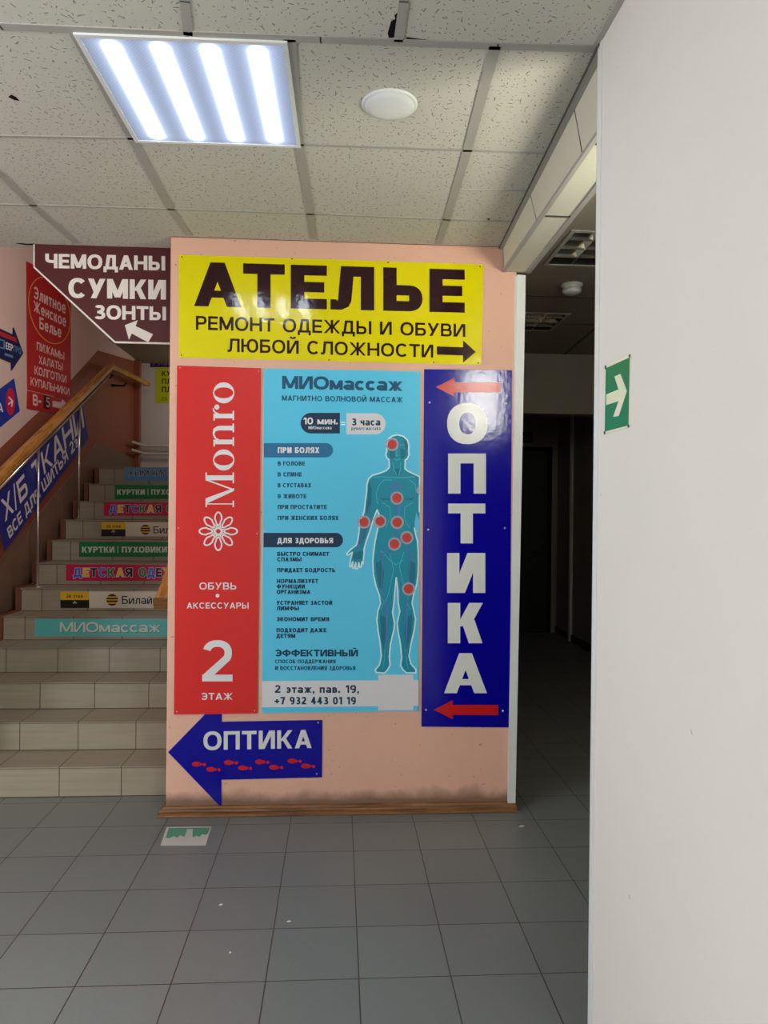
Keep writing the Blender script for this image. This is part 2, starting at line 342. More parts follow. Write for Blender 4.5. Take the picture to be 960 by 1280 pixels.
def wordpolys(s, W, t, gap=.12, h=None, letters=None):
    """polygons of a line of text in a W x 1 box (cap height = 1), grouped per character"""
    h = h or t*.86; items = []; tot = 0; gaps = 0
    for i, c in enumerate(s):
        low = c.isalpha() and c == c.lower()
        w = (LOWW.get(c, WID.get(c.upper(), .6))*XH if low else WID.get(c, .6))
        if c not in '.,| ': w *= 1+(t-.15)*.6
        items.append((c, low, w)); tot += w
        if i < len(s)-1: gaps += gap
    k = (W-gaps)/tot
    if k < .45: gap *= max(.3, k/.45); gaps = gap*(len(s)-1); k = (W-gaps)/tot
    x = 0; out = []
    for c, low, w in items:
        w *= k; fixed = {'.': t*1.05, ',': t*1.05}.get(c)
        if low: pp = [[(a*XH, b*XH) for a, b in q] for q in G(c if c in LOWOWN else c.upper(), w/XH, t/XH, h/XH)]
        else: pp = G(c, fixed or w, t, h) if c != ' ' else []
        out.append((c, [[(a+x, b) for a, b in q] for q in pp])); x += w+gap
    return out
def Q(x0, x1, tl, bl, tr=None, br=None): 
    tr = tl if tr is None else tr; br = bl if br is None else br
    return ((x0, tl), (x1, tr), (x1, br), (x0, bl))
def mapquad(q, u, v):
    q = [np.array(a, float) for a in q]; return (1-v)*((1-u)*q[3]+u*q[2])+v*((1-u)*q[0]+u*q[1])
def circ(cx, cy, rx, ry=None, n=24, a0=0, a1=360):
    ry = ry or rx; full = abs(a1-a0) >= 360
    return [(cx+rx*math.cos(math.radians(a0+(a1-a0)*i/n)), cy-ry*math.sin(math.radians(a0+(a1-a0)*i/n))) for i in range(n if full else n+1)]
def strokes(path, w, closed=False):                  # ribbon quads along a 2-D path
    P = []; n = len(path); m = n if closed else n-1
    for i in range(m):
        a = np.array(path[i], float); b = np.array(path[(i+1) % n], float); d = b-a; L = np.linalg.norm(d)
        if L < 1e-6: continue
        d /= L; s = np.array([-d[1], d[0]])*w/2; e = d*w*.3
        P.append([tuple(a-e+s), tuple(b+e+s), tuple(b+e-s), tuple(a-e-s)])
    return P
class Sign:
    """a flat printed panel on a real surface, measured as image quads on that surface"""
    def __init__(s, name, label, cat, plane, outline, m, thick=.003, off=0., group=None, panel='panel', back=None):
        s.pl = plane; s.top = off+thick; s.lv = 0
        pts = [plane.over(x, y, off) for x, y in outline]
        c = sum(pts)/len(pts); c[2] = min(p[2] for p in pts)
        s.root = thing(name, label, cat, c, group)
        mb = MB(); mb.prism(pts, plane.n*thick)
        s.panel = mb.build(panel, m, s.root)
    def dec(s, name, polys, m, lv=1, parent=None):
        mb = MB()
        for i, p in enumerate(polys): mb.poly([s.pl.over(x, y, s.top+lv*.0004+(i % 12)*2e-5) for x, y in p])
        return mb.build(name, m, parent or s.root)
    def text(s, txt, q, m, t=.17, lv=2, gap=.12, name='lettering', outline=None, colors=None, h=None, omat=None):
        P = [s.pl.at(*a) for a in q]
        W = (np.linalg.norm(P[1]-P[0])+np.linalg.norm(P[2]-P[3]))/(np.linalg.norm(P[0]-P[3])+np.linalg.norm(P[1]-P[2]))
        chars = wordpolys(txt, W, t, gap, h); mb = MB(); ob = MB()
        mats = m if isinstance(m, (list, tuple)) else [m]
        for i, (c, pp) in enumerate(chars+[(' ', [])]):
            if c == ' ':                                # every word is a part of its own
                if mb.f: mb.build(name, mats, s.root)
                if ob.f: ob.build('letter_outline', omat, s.root)
                mb = MB(); ob = MB(); continue
            for i2, p in enumerate(pp):
                mb.poly([s.pl.over(*mapquad(q, x/W, y), s.top+lv*.0004+(i2 % 12)*2e-5) for x, y in p], (colors[i % len(colors)] if colors else 0))
                if outline:
                    for i3, r in enumerate(strokes(p, outline*2, True)): ob.poly([s.pl.over(*mapquad(q, x/W, y), s.top+(lv-.9)*.0004+(i2*4+i3) % 36*6e-6) for x, y in r])
    def screws(s, pts, m=None, r=.0055):
        for x, y in pts:
            c = s.pl.over(x, y, s.top); n = s.pl.n; u = np.cross(n, [0, 0, 1.]); u /= np.linalg.norm(u); v = np.cross(n, u)
            mb = MB(); ring = [[c+n*hh+rr*(math.cos(a*math.pi/5)*u+math.sin(a*math.pi/5)*v) for a in range(10)] for rr, hh in ((r, 0), (r*.85, .0015), (r*.4, .0026))]
            for A, B in zip(ring, ring[1:]):
                for j in range(10): mb.poly([A[j], A[(j+1) % 10], B[(j+1) % 10], B[j]])
            mb.poly(ring[-1]); mb.build('screw', m or M['screw'], s.root)

# ------------------------------------------------------------------ the setting
ZC = 2.86; YW = 3.72; XP = .73; ZSTAIR = 3.19; YOPEN = 3.95
WALL = Plane((0, YW, 0), (0, -1, 0)); FLOOR = Plane((0, 0, 0), (0, 0, 1)); CEIL = Plane((0, 0, ZC), (0, 0, -1)); PIER = Plane((XP, 0, 0), (-1, 0, 0))
Y0, HR, DT, XL = 3.9764, .1573, .2774, -2.225
mb = MB(); mb.box(-3.3, 3.2, -3.1, 9.4, -.12, 0); struct('floor', mb, M['floor'])
# hall ceiling: one slab for the hall, one for the corridor
LV = [(1.095, 1.69, 3.47, 3.965), (.97, 1.55, 4.93, 5.41)]
def slab(mb, x0, x1, y0, y1, z0, z1, holes):
    xs = sorted({x0, x1}|{v for h in holes for v in h[:2] if x0 < v < x1}); ys = sorted({y0, y1}|{v for h in holes for v in h[2:] if y0 < v < y1})
    for a, b in zip(xs, xs[1:]):
        for c, d in zip(ys, ys[1:]):
            if not any(h[0] <= (a+b)/2 <= h[1] and h[2] <= (c+d)/2 <= h[3] for h in holes): mb.box(a, b, c, d, z0, z1)
mb = MB(); mb.box(-3.3, .80, -3.1, YW, ZC, ZC+.1); mb.box(-3.3, -.842, YW, YOPEN, ZC, ZC+.1); mb.box(.80, 3.2, -3.1, 1.1, ZC, ZC+.1)
ceil = struct('ceiling', mb, M['ceil'])
# exposed tee grid
def tee(pts, w=.026, name='trim_1'):
    mb = MB()
    P = [CEIL.at(*p) for p in pts]
    for a, b in zip(P, P[1:]):
        d = b-a; mb.bar(a+np.array([0, 0, -.001]), b+d/np.linalg.norm(d)*.004+np.array([0, 0, -.001]), w, .005)
    return mb
grid = MB()
for pts, w in (([(-260, 30), (0, 32), (233, 42.5), (400, 48.5), (621, 57), (751, 61)], .030), ([(-200, 165), (0, 169.5), (165, 172.5), (374, 180), (584, 187.5), (682, 190.5)], .014),
               ([(-60, 254), (40, 256), (214, 261), (388, 267), (558, 274), (640, 276.5)], .014), ([(577, 237), (660, 238)], .006),
               ([(-160, 98), (0, 216), (41, 255.5), (96, 303)], .034), ([(94, 41), (165, 172), (214, 261), (236, 293)], .034), ([(362, 48), (374, 180), (388, 267), (392, 298)], .034), ([(619, 56.5), (584, 188), (558, 274), (548, 304)], .034),
               ([(222, -120), (231, 0), (235, 42)], .026), ([(516, -120), (505, 0), (498, 50)], .026), ([(700, -20), (720, -120)], .012)):
    t = tee(pts, w); k = len(grid.v); grid.v += t.v; grid.f += [tuple(i+k for i in f) for f in t.f]; grid.m += t.m
for y in (1.52, .91, .3, -.31, -.92, -1.53, -2.14): grid.bar((-3.2, y, ZC-.001), (.72, y, ZC-.001), .026, .008)
for x in (-2.3, -1.69, -1.08, -.47, .14): grid.bar((x, -3, ZC-.001), (x, 1.5, ZC-.001), .026, .008)
grid.bar((.722, .5, ZC-.002), (.722, 2.08, ZC-.002), .02, .012)
struct('trim_1', grid, M['greymetal'])
mb = MB()                                             # broken tile corner and holes: dark plenum showing through
for p in ([(486, 47), (484.5, 41), (487.5, 31), (489, 26), (494, 23.5), (493, 18.5), (497, 15.5), (499.5, 9), (497, 47)], [(507, 48.5), (509, 46), (541, 50.5), (541, 52)],
          [(10, 121), (14, 118), (20, 121), (25, 126), (18, 125)], [(622, 57), (617, 62), (616, 57)], [(580, 184), (586, 189), (581, 205), (583, 190)], [(608, 273), (613, 273), (611, 275.5)]):
    mb.poly([CEIL.over(x, y, .0006) for x, y in p])
o = struct('trim_2', mb, M['black'])
# pink partition block between stairs and corridor
XB0, XB1 = -.842, .89
mb = MB(); mb.box(-2.9, -.5, YOPEN-.02, YOPEN, ZC+.1, 4.3); mb.box(XB0+.0, XB0+.1, YOPEN, 8.9, ZC, 4.3); struct('wall_stair_upper', mb, M['mauve'])
mb = MB(); mb.box(XB0, XB1, YW, 8.9, 0, ZC); struct('wall_center', mb, M['pink'], bevel=.006)
mb = MB(); mb.prism([WALL.over(*p, .0) for p in ((645.5, 344), (656.5, 345), (643.5, 1009.5), (634, 1009.5))], (0, -.012, 0))
mb.box(XB1-.01, XB1+.004, YW-.004, YW+.06, 0, 2.715); struct('trim_3', mb, M['plastic'])
# wooden skirting with a moulded profile, mitred return on the left
prof = [(0, 0), (.034, 0), (.037, .006), (.034, .012), (.026, .013), (.025, .016), (.027, .024), (.022, .033), (.015, .034), (.014, .037), (.010, .044), (0, .047)]
mb = MB(); n = len(prof)
rings = []
for (px, py, dx, dy) in ((XB0, Y0-.01, -1, 0), (XB0, YW, -1, -1), (XB1+.012, YW, .35, -1)):
    rings.append([(px+dx*d, py+dy*d, z) for d, z in prof])
for A, B in zip(rings, rings[1:]):
    for j in range(n): mb.poly([A[j], A[(j+1) % n], B[(j+1) % n], B[j]])
mb.poly(rings[0]); mb.poly(rings[-1]); struct('baseboard_front', mb, M['skirt'])
# pier on the right
mb = MB(); mb.box(XP, .85, .45, 2.085, 0, ZC); struct('wall_right', mb, M['pierpaint'], bevel=.008)
mb = MB(); mb.box(XP-.0025, XP+.0, 2.055, 2.0865, 0, 2.855); mb.box(XP-.0025, XP+.03, 2.0855, 2.088, 0, 2.855); struct('trim_10', mb, M['plastic'])
# beam between pier and partition: slightly battered left face, panel joints, angle trims
TL = [CEIL.at(776, -20), CEIL.at(751, 66), CEIL.at(667, 236), CEIL.at(627, 308)]
XBL, ZBL, XBR = .823, 2.733, .947
mb = MB(); xs0, xs1 = .745, .815
n = 12
for k in range(n):
    ya, yb = 2.06+(YW-2.06)*k/n, 2.06+(YW-2.06)*(k+1)/n; xa, xb = xs0+(xs1-xs0)*k/n, xs0+(xs1-xs0)*(k+1)/n
    A = [(xa, ya, ZC-.003), (XBL, ya, ZBL), (XBR, ya, ZBL), (XBR, ya, ZC-.003)]; B = [(xb, yb, ZC-.003), (XBL, yb, ZBL), (XBR, yb, ZBL), (XBR, yb, ZC-.003)]
    for j in range(3): mb.poly([A[j], B[j], B[j+1], A[j+1]])
    if k == 0: mb.poly(A)
    if k == n-1: mb.poly(B)
struct('ceiling_beam', mb, M['beam'])['kind'] = 'structure'
bpy.data.objects['ceiling_beam'].name = 'trim_4'
mb = MB()
mb.bar((xs0-.006, 2.07, ZC-.008), (xs1-.006, YW-.005, ZC-.008), .026, .012); mb.bar((XBL-.001, 2.07, ZBL+.004), (XBL-.001, YW-.005, ZBL+.004), .016, .014); mb.bar((XBR, 2.07, ZBL), (XBR, YW-.005, ZBL), .02, .012)
mb.bar((xs1+.002, YW-.012, ZC-.01), (XBL-.003, YW-.012, ZBL), .022, .006, up=(1, 0, 0))
struct('trim_5', mb, M['greymetal'])
mb = MB()
SOF = Plane((0, 0, ZBL), (0, 0, -1))
def face(y, f): xt = xs0+(xs1-xs0)*(y-2.06)/(YW-2.06); return np.array([xt+(XBL-xt)*f-.0015, y, ZC-.003+(ZBL-ZC+.003)*f])
for x, ya, yb in ((722, 131, 197), (666.5, 240, 279)):
    y0, y1 = CEIL.at(x, ya)[1], SOF.at(x, yb)[1]
    for k in range(8):
        f, g = .08+.84*k/8, .08+.84*(k+1)/8; p, r = face(y0+(y1-y0)*f, f), face(y0+(y1-y0)*g, g); e = np.array([0, .0028, 0])
        mb.prism([p-e, r-e, r+e, p+e], (.004, 0, 0))
mb.bar((xs0-.0195, 2.07, ZC-.010), (xs1-.0195, YW-.01, ZC-.010), .003, .009)
mb.bar((XBL+.01, 3.0, ZBL-.001), (XBR-.01, 3.0, ZBL-.001), .014, .003); mb.bar((XBL+.01, 2.4, ZBL-.001), (XBR-.01, 2.4, ZBL-.001), .01, .003)
struct('trim_6', mb, M['tape'])
glow = bpy.data.materials.new('bright_window'); glow.use_nodes = True; g_ = glow.node_tree; g_.nodes.clear()
e_ = g_.nodes.new('ShaderNodeEmission'); e_.inputs[0].default_value = (1, .97, .84, 1); e_.inputs[1].default_value = 36; g_.links.new(e_.outputs[0], g_.nodes.new('ShaderNodeOutputMaterial').inputs[0])
# corridor behind the opening
YE, XE = 9.2, 2.75
mb = MB(); slab(mb, .80, 3.2, 1.1, 6.21, ZC, ZC+.1, LV); mb.box(XB1, 3.2, 6.21, 9.4, 2.65, 2.75); struct('ceiling_corridor', mb, M['corr']); bpy.data.objects['ceiling_corridor'].name = 'ceiling.001'
mb = MB(); mb.box(XB1, 3.2, 6.2, 6.33, 2.354, ZC); struct('wall_lintel', mb, M['corr'])
mb = MB(); mb.box(XE, XE+.12, 1.1, 9.4, 0, ZC); struct('wall_corridor_right', mb, M['corr'])
mb = MB(); mb.box(XB1, XE, YE, YE+.12, 0, 2.75); struct('wall_corridor_end', mb, M['corr'])
WX0, WX1, WZ0, WZ1, WY = 1.04, 1.39, 2.2, 2.74, 1.1     # wall with a bright transom window over the side entrance
mb = MB(); mb.box(.85, WX0, WY, WY+.1, 0, ZC); mb.box(WX1, XE+.12, WY, WY+.1, 0, ZC); mb.box(WX0, WX1, WY, WY+.1, 0, WZ0); mb.box(WX0, WX1, WY, WY+.1, WZ1, ZC); struct('wall_corridor_near', mb, M['corr'])
mb = MB(); mb.box(WX0, WX1, WY+.02, WY+.03, WZ0, WZ1); win = struct('window_1', mb, glow)
mb = MB()
for k in range(5): z = WZ0+(WZ1-WZ0)*k/4; mb.box(WX0, WX1, WY+.03, WY+.06, z-.014, z+.014)
for x in (WX0, WX1): mb.box(x-.02, x+.02, WY+.03, WY+.06, WZ0, WZ1)
mb.build('window_frame', M['plastic'], win)
mb = MB(); mb.box(XE-.03, XE, 8.57, 8.63, 0, 2.65); struct('trim_7', mb, M['white'])
mb = MB(); mb.box(XE-.015, XE, 1.2, YE, 0, .08); struct('baseboard_right', mb, M['darkmetal'])
mb = MB()                                            # corridor ceiling seams
for y in (4.55, 5.2): mb.bar((XB1, y, ZC-.001), (XE, y, ZC-.001), .012, .004)
mb.bar((1.72, 3.0, ZC-.001), (1.9, 6.2, ZC-.001), .016, .004)
struct('trim_8', mb, M['tape'])
XD0, XD1, ZD = 1.70, 2.60, 2.33
d = MB(); d.box(XD0, XD1, YE-.045, YE-.003, .005, ZD-.05); door = struct('door_1', d, M['darkdoor'])
mb = MB(); mb.box(XD0+.12, XD1-.12, YE-.052, YE-.044, 1.25, 2.1); mb.box(XD0+.12, XD1-.12, YE-.052, YE-.044, .25, 1.05); mb.build('door_panel', M['darkdoor'], door)
mb = MB(); mb.tube([(XD1-.08, YE-.05, 1.02), (XD1-.08, YE-.1, 1.02), (XD1-.2, YE-.1, 1.02)], .011); mb.build('door_handle', M['darkmetal'], door)
mb = MB(); mb.box(XD1, XD1+.06, YE-.06, YE, 0, ZD); mb.box(XD0-.06, XD0, YE-.06, YE, 0, ZD); mb.box(XD0-.06, XD1+.06, YE-.06, YE, ZD-.05, ZD); mb.build('door_frame', M['black'], door)
# rest of the hall out of view
mb = MB(); mb.box(-3.3, -3.2, -3.1, YOPEN, 0, ZC); struct('wall_hall_left', mb, M['mauve'])
mb = MB(); mb.box(-3.3, 3.2, -3.2, -3.1, 0, ZC); struct('wall_back', mb, M['white'])
mb = MB(); mb.box(3.1, 3.2, -3.1, 1.1, 0, ZC); struct('wall_hall_right', mb, M['white'])
# stairwell
LW0, LW1, LWY0, LWY1, YBK = -2.54, -2.30, YOPEN, 6.33, 8.72
dirn = np.array([LW1-LW0, LWY1-LWY0, 0]); NL = (dirn[1], -dirn[0], 0)
LWN = Plane((LW0, LWY0, 0), NL); LWF = Plane((LW1, 0, 0), (1, 0, 0)); BACK = Plane((0, YBK, 0), (0, -1, 0))
mb = MB(); mb.prism([(LW0, LWY0, 0), (LW1, LWY1, 0), (LW1, 8.9, 0), (LW1-.3, 8.9, 0), (LW0-.3, LWY0, 0)], (0, 0, 4.25)); struct('wall_left', mb, M['mauve'])
mb = MB(); mb.box(-3.3, -1.98, YOPEN-.1, YOPEN-.02, 0, ZC+.1); struct('wall_hall_baffle', mb, M['mauve'])  # unseen wall, extended to block the left light from the upper steps
mb = MB(); mb.box(LW1, XB0, YBK, 8.9, 0, ZSTAIR); struct('wall_stair_back', mb, M['white'])
mb = MB(); mb.box(-2.9, XB0, 7.5, 8.9, ZSTAIR, 4.3); mb.box(-2.9, XB0, YOPEN, 7.5, 4.2, 4.3); struct('ceiling_stairwell', mb, M['corr']); bpy.data.objects['ceiling_stairwell'].name = 'ceiling.002'
# red-brown dado that follows the flight, and the darker plinth under it
def strip(pl, lo, hi, off): return [pl.over(*lo[0], off), pl.over(*lo[1], off), pl.over(*hi[1], off), pl.over(*hi[0], off)]
mb = MB()
LZ = lambda x, y: (LWN if x < 90 else LWF)
def zat(pl, Y, a, b):                                # height of the image line a-b on plane pl at depth Y
    A = pl.at(*a); B = pl.at(*b); f = (Y-A[1])/(B[1]-A[1]); return A[2]+f*(B[2]-A[2])
def xw(Y): return LW0+(LW1-LW0)*(Y-LWY0)/(LWY1-LWY0) if Y < LWY1 else LW1
top = [(LWY0, zat(LWN, LWY0, (0, 560), (90, 475))), (LWY1, zat(LWN, LWY1, (0, 560), (90, 475))), (LWF.at(122, 438)[1], LWF.at(122, 438)[2]), (YBK, LWF.at(175, 453)[2])]
low = [(LWY0, zat(LWN, LWY0, (0, 700), (60, 628))), (LWY1, zat(LWN, LWY1, (0, 700), (60, 628))), (LWF.at(120, 555)[1], LWF.at(120, 555)[2]), (YBK, LWF.at(165, 571)[2])]
def band(mb, hi, lo, off):
    ys = sorted({y for y, z in hi}|{y for y, z in lo}); f = lambda L, y: float(np.interp(y, [a for a, b in L], [b for a, b in L]))
    for a, b in zip(ys, ys[1:]): 
        mb.poly([(xw(a)+off, a, f(lo, a)), (xw(b)+off, b, f(lo, b)), (xw(b)+off, b, f(hi, b)), (xw(a)+off, a, f(hi, a))])
band(mb, top, low, .002); mb.box(LW1+.002, LW1+.06, YBK-.28, YBK-.2, 1.5, top[-1][1]-.02); struct('trim_9', mb, M['dado'])
mb = MB(); band(mb, low, [(LWY0, 0), (YBK, 0)], .004); struct('baseboard_left', mb, M['plinth'])

# staircase
st = thing('staircase', 'beige tiled staircase rising behind the left of the pink wall', 'stairs', (-1.5, Y0, 0))
for k in range(12):
    y = Y0+k*DT; z0, z1 = k*HR, (k+1)*HR; yend = y+DT+.03 if k < 11 else YBK
    xr = XB0-.002; mb = MB()
    mb.box(XL, xr, y, yend, 0 if k == 0 else z0-.03, z1-.0095, 0)
    mb.box(XL+.002, xr, y+.004, yend, z1-.0095, z1-.0055, 1)
    mb.box(XL-.008, xr, y-.004, yend, z1-.0055, z1, 0)
    mb.box(XL+.002, xr, y-.0008, y+.004, z0, z0+.003, 1)
    mb.build('step', [M['stair'], M['groove']], st)
mb = MB()
for k in range(12):
    y = Y0+k*DT; z1 = (k+1)*HR
    mb.box(XL-.045, XL-.009, y+.01, y+DT+.012, max(0, z1-HR*2), z1+.006)
mb.build('side_stringer', M['lip'], st)

# ------------------------------------------------------------------ lit ceiling panels
def lamp_mat():
    m = bpy.data.materials.new('prismatic_diffuser'); m.use_nodes = True; nt = m.node_tree; nt.nodes.clear()
    nb = NB.__new__(NB); nb.nt = nt
    tc = nb.n('ShaderNodeTexCoord'); q = nb.n('ShaderNodeSeparateXYZ'); nb.l(tc.outputs['Object'], q.inputs[0])
    tot = None
    for c in (-.21, -.07, .072, .21):
        d = nb.math('ABSOLUTE', nb.math('SUBTRACT', q.outputs[0], c)); e = nb.math('MAXIMUM', nb.math('SUBTRACT', nb.math('ABSOLUTE', q.outputs[1]), .255), 0.0)
        r = nb.math('SQRT', nb.math('ADD', nb.math('MULTIPLY', d, d), nb.math('MULTIPLY', e, e)))
        g = nb.math('POWER', 2.718, nb.math('MULTIPLY', nb.math('MULTIPLY', r, r), -1/(2*.0105**2)))
        g = nb.math('ADD', g, nb.math('MULTIPLY', nb.math('POWER', 2.718, nb.math('MULTIPLY', nb.math('MULTIPLY', r, r), -1/(2*.032**2))), .022))
        tot = g if tot is None else nb.math('ADD', tot, g)
    fine = nb.n('ShaderNodeTexChecker'); fine.inputs['Scale'].default_value = 150; nb.l(tc.outputs['Object'], fine.inputs[0])
    em = nb.n('ShaderNodeEmission'); em.inputs['Strength'].default_value = 1
    val = nb.math('MULTIPLY_ADD', tot, LAMP, nb.math('MULTIPLY_ADD', fine.outputs['Fac'], .05, .36))
    bl = nb.mix(nb.math('MINIMUM', tot, 1.0), (.72, .86, 1.2, 1), (.93, .97, 1.05, 1))
    vm = nb.n('ShaderNodeVectorMath', operation='SCALE'); nb.l(bl, vm.inputs[0]); nb.l(val, vm.inputs['Scale'])
    nb.l(vm.outputs[0], em.inputs[0]); out = nb.n('ShaderNodeOutputMaterial'); nb.l(em.outputs[0], out.inputs[0])
    return m
LM = lamp_mat()
def ceiling_panel(cx, cy, rot, label, w=.585, d=.60):
    r = thing('ceiling_light', label, 'ceiling light', (cx, cy, ZC), 'lit ceiling panels'); r.rotation_euler.z = rot
    def loc(mb, name, m):
        o = mb.build(name, m); o.parent = r; return o
    a, b = w/2, d/2; mb = MB()
    for x0, x1, y0, y1 in ((-a-.008, -a+.006, -b-.008, b+.008), (a-.006, a+.008, -b-.008, b+.008), (-a+.006, a-.006, -b-.008, -b+.006), (-a+.006, a-.006, b-.006, b+.008)): mb.box(x0, x1, y0, y1, -.010, -.0005)
    loc(mb, 'frame', M['plastic'])
    mb = MB(); mb.box(-a+.004, a-.004, -b+.004, b-.004, -.006, -.002); loc(mb, 'diffuser', LM)
    return r
ceiling_panel(-.457, 2.446, -.012, 'glowing square ceiling panel with four bright tubes above the pink wall signs')
ceiling_panel(1.45, -.85, math.pi/2, 'lit ceiling panel behind the viewer, right of the white pier')
ceiling_panel(-.9, -.75, 0, 'lit ceiling panel behind the viewer, left of the white pier')

# round cap and smoke detector, louvre fixtures (unlit)
c = CEIL.at(487, 130)
t = thing('ceiling_vent', 'round white cover on the ceiling tile right of the lit panel', 'vent cover', (c[0], c[1], ZC))
mb = MB(); mb.lathe((c[0], c[1], ZC), [(.092, 0), (.092, -.004), (.086, -.007), (.082, -.007)], 48); mb.build('rim', M['plastic'], t, True)
mb = MB(); mb.lathe((c[0], c[1], ZC-.006), [(.083, 0), (.080, -.006), (.06, -.011), (.03, -.014), (.004, -.015)], 48); mb.build('cover', M['plastic'], t, True)
t = thing('smoke_detector', 'round smoke detector on the dark corridor ceiling between the two louvre lights', 'smoke detector', (1.355, 4.29, ZC))
mb = MB(); mb.lathe((1.355, 4.29, ZC), [(.05, 0), (.062, -.004), (.062, -.012), (.056, -.016)], 32); mb.build('base_plate', M['plastic'], t, True)
mb = MB(); mb.lathe((1.355, 4.29, ZC-.016), [(.05, 0), (.05, -.016), (.056, -.018), (.052, -.034), (.03, -.044), (.004, -.046)], 32); mb.build('sensor_head', M['plastic'], t, True)
def louvre(x0, x1, y0, y1, label, nx=4, ny=4):
    r = thing('louvre_light', label, 'ceiling light', ((x0+x1)/2, (y0+y1)/2, ZC), 'unlit louvre lights in the corridor')
    mb = MB(); e = .016; zb = ZC-.002; zt = ZC+.07
    for a in ((x0-.004, x0+e, y0-.004, y1+.004), (x1-e, x1+.004, y0-.004, y1+.004), (x0+e, x1-e, y0-.004, y0+e), (x0+e, x1-e, y1-e, y1+.004)): mb.box(*a, ZC-.006, ZC-.0005)
    mb.build('frame', M['greymetal'], r)
    mb = MB(); mb.box(x0+.002, x1-.002, y0+.002, y1-.002, zt, zt+.004)
    for a in ((x0, x0+.002, y0, y1), (x1-.002, x1, y0, y1), (x0, x1, y0, y0+.002), (x0, x1, y1-.002, y1)): mb.box(*a, ZC, zt+.004)
    mb.build('tray', M['darkmetal'], r)
    for i in range(1, nx): x = x0+(x1-x0)*i/nx; mb = MB(); mb.prism([(x-.002, y0+e, zb), (x+.002, y0+e, zb), (x+.022, y0+e, zb+.05), (x-.022, y0+e, zb+.05)], (0, y1-y0-2*e, 0)); mb.build('parabolic_blade', M['mirror'], r)
    for i in range(1, ny): y = y0+(y1-y0)*i/ny; mb = MB(); mb.prism([(x0+e, y-.002, zb), (x0+e, y+.002, zb), (x0+e, y+.014, zb+.05), (x0+e, y-.014, zb+.05)], (x1-x0-2*e, 0, 0)); mb.build('cross_blade', M['mirror'], r)
louvre(*LV[0], 'larger nearer louvre ceiling light just behind the beam, beside the white pier')
louvre(*LV[1], 'farther smaller louvre ceiling light in the dark corridor beside the white trim')

# ------------------------------------------------------------------ signs on the pink wall
S = Sign('wall_sign', 'wide yellow tailoring sign with dark lettering at the top of the pink wall', 'sign', WALL, [(223.5, 318.5), (604.3, 330.8), (601.5, 456), (223.5, 447)], V['yellow'])
LT = lambda x, a, b: a+(x-243)/(581-243)*(b-a)
for ch, a, b in (('А', 242.8, 301.4), ('Т', 304, 356), ('Е', 363.5, 408.6), ('Л', 413, 467.8), ('Ь', 479, 528), ('Е', 536.6, 580.8)):
    S.text(ch, Q(a, b, LT(a, 327.6, 337.4), LT(a, 382.8, 391.2), LT(b, 327.6, 337.4), LT(b, 382.8, 391.2)), V['maroontext'], {'А': .29, 'Т': .30}.get(ch, .31), h={'А': .17}.get(ch, .235), name='headline_letter')
S.text('РЕМОНТ ОДЕЖДЫ И ОБУВИ', Q(245, 581.5, 395, 412.3, 405.4, 421.4), V['maroontext'], .19)
S.text('ЛЮБОЙ СЛОЖНОСТИ', Q(284.4, 541.5, 423.2, 440, 431, 447.2), V['maroontext'], .19)
S.dec('arrow', [[(546, 433.2), (578.7, 434.2), (578.7, 425.6), (594.5, 440), (578.7, 453.6), (578.7, 444.5), (546, 443.4)]], V['maroontext'])
S.screws([(227.5, 321.5), (365, 323.8), (485, 328.3), (600, 333.2), (227, 444), (411.5, 450), (542, 453), (598, 453.5)], M['darkscrew'], .004)

S = Sign('wall_sign', 'tall red shoe and accessories sign with sideways white lettering, left on the pink wall', 'sign', WALL, [(221.8, 457.3), (326.5, 460.6), (321.8, 891.3), (217.8, 892.8)], V['red'], off=.0045)
# sideways serif wordmark, drawn in (advance, height) units and turned a quarter to the left
def disc_o(x0, x1, y1, n=28):
    c = (x0+x1)/2; rx = (x1-x0)/2; P = []
    for i in range(n):
        a, b = 2*math.pi*i/n, 2*math.pi*(i+1)/n
        o = lambda q: (c+rx*math.cos(q), y1/2+y1/2*1.03*math.sin(q)); k = lambda q: (c+rx*.52*math.cos(q), y1/2+y1/2*.93*math.sin(q))
        P.append([o(a), o(b), k(b), k(a)])
    return P
def rect(a, b, c, d): return [(a, b), (c, b), (c, d), (a, d)]
WM = []
X = .72
WM += [rect(0, 0, .22, .05), rect(.09, 0, .125, 1), rect(0, .95, .2, 1), [(.1, 1), (.30, 1), (.66, .0), (.56, 0)], [(.565, .0), (.64, .05), (.98, 1), (.93, 1)], rect(.93, 0, 1.10, 1), rect(.83, 0, 1.2, .05), rect(.92, .95, 1.2, 1)]
WM += disc_o(1.27, 2.0, X)
WM += [rect(2.12, 0, 2.42, .05), rect(2.18, 0, 2.34, X), rect(2.10, X-.05, 2.3, X), rect(2.60, 0, 2.90, .05), rect(2.66, 0, 2.82, .45), [(2.34, .5), (2.40, .62), (2.52, .69), (2.62, .66), (2.66, .55), (2.66, .4), (2.82, .4), (2.81, .58), (2.72, .72), (2.55, .75), (2.40, .70), (2.34, .62)]]
WM += [rect(3.02, 0, 3.34, .05), rect(3.08, 0, 3.24, X), rect(3.0, X-.05, 3.2, X), [(3.24, .5), (3.30, .64), (3.38, .70), (3.44, .72), (3.44, .75), (3.32, .73), (3.24, .64)], circ(3.47, .60, .09, .09, 14)]
WM[-1] = [(x, .60+(.60-y)*-1) for x, y in WM[-1]]
WM += disc_o(3.60, 4.33, X)
base_x, cap_x, yb, yt = 292.8, 257.2, 633.8, 478.2
S.dec('wordmark', [[(base_x+(cap_x-base_x)*v, yb+(yt-yb)*u/4.33) for u, v in p] for p in WM], V['white'])
fl = []
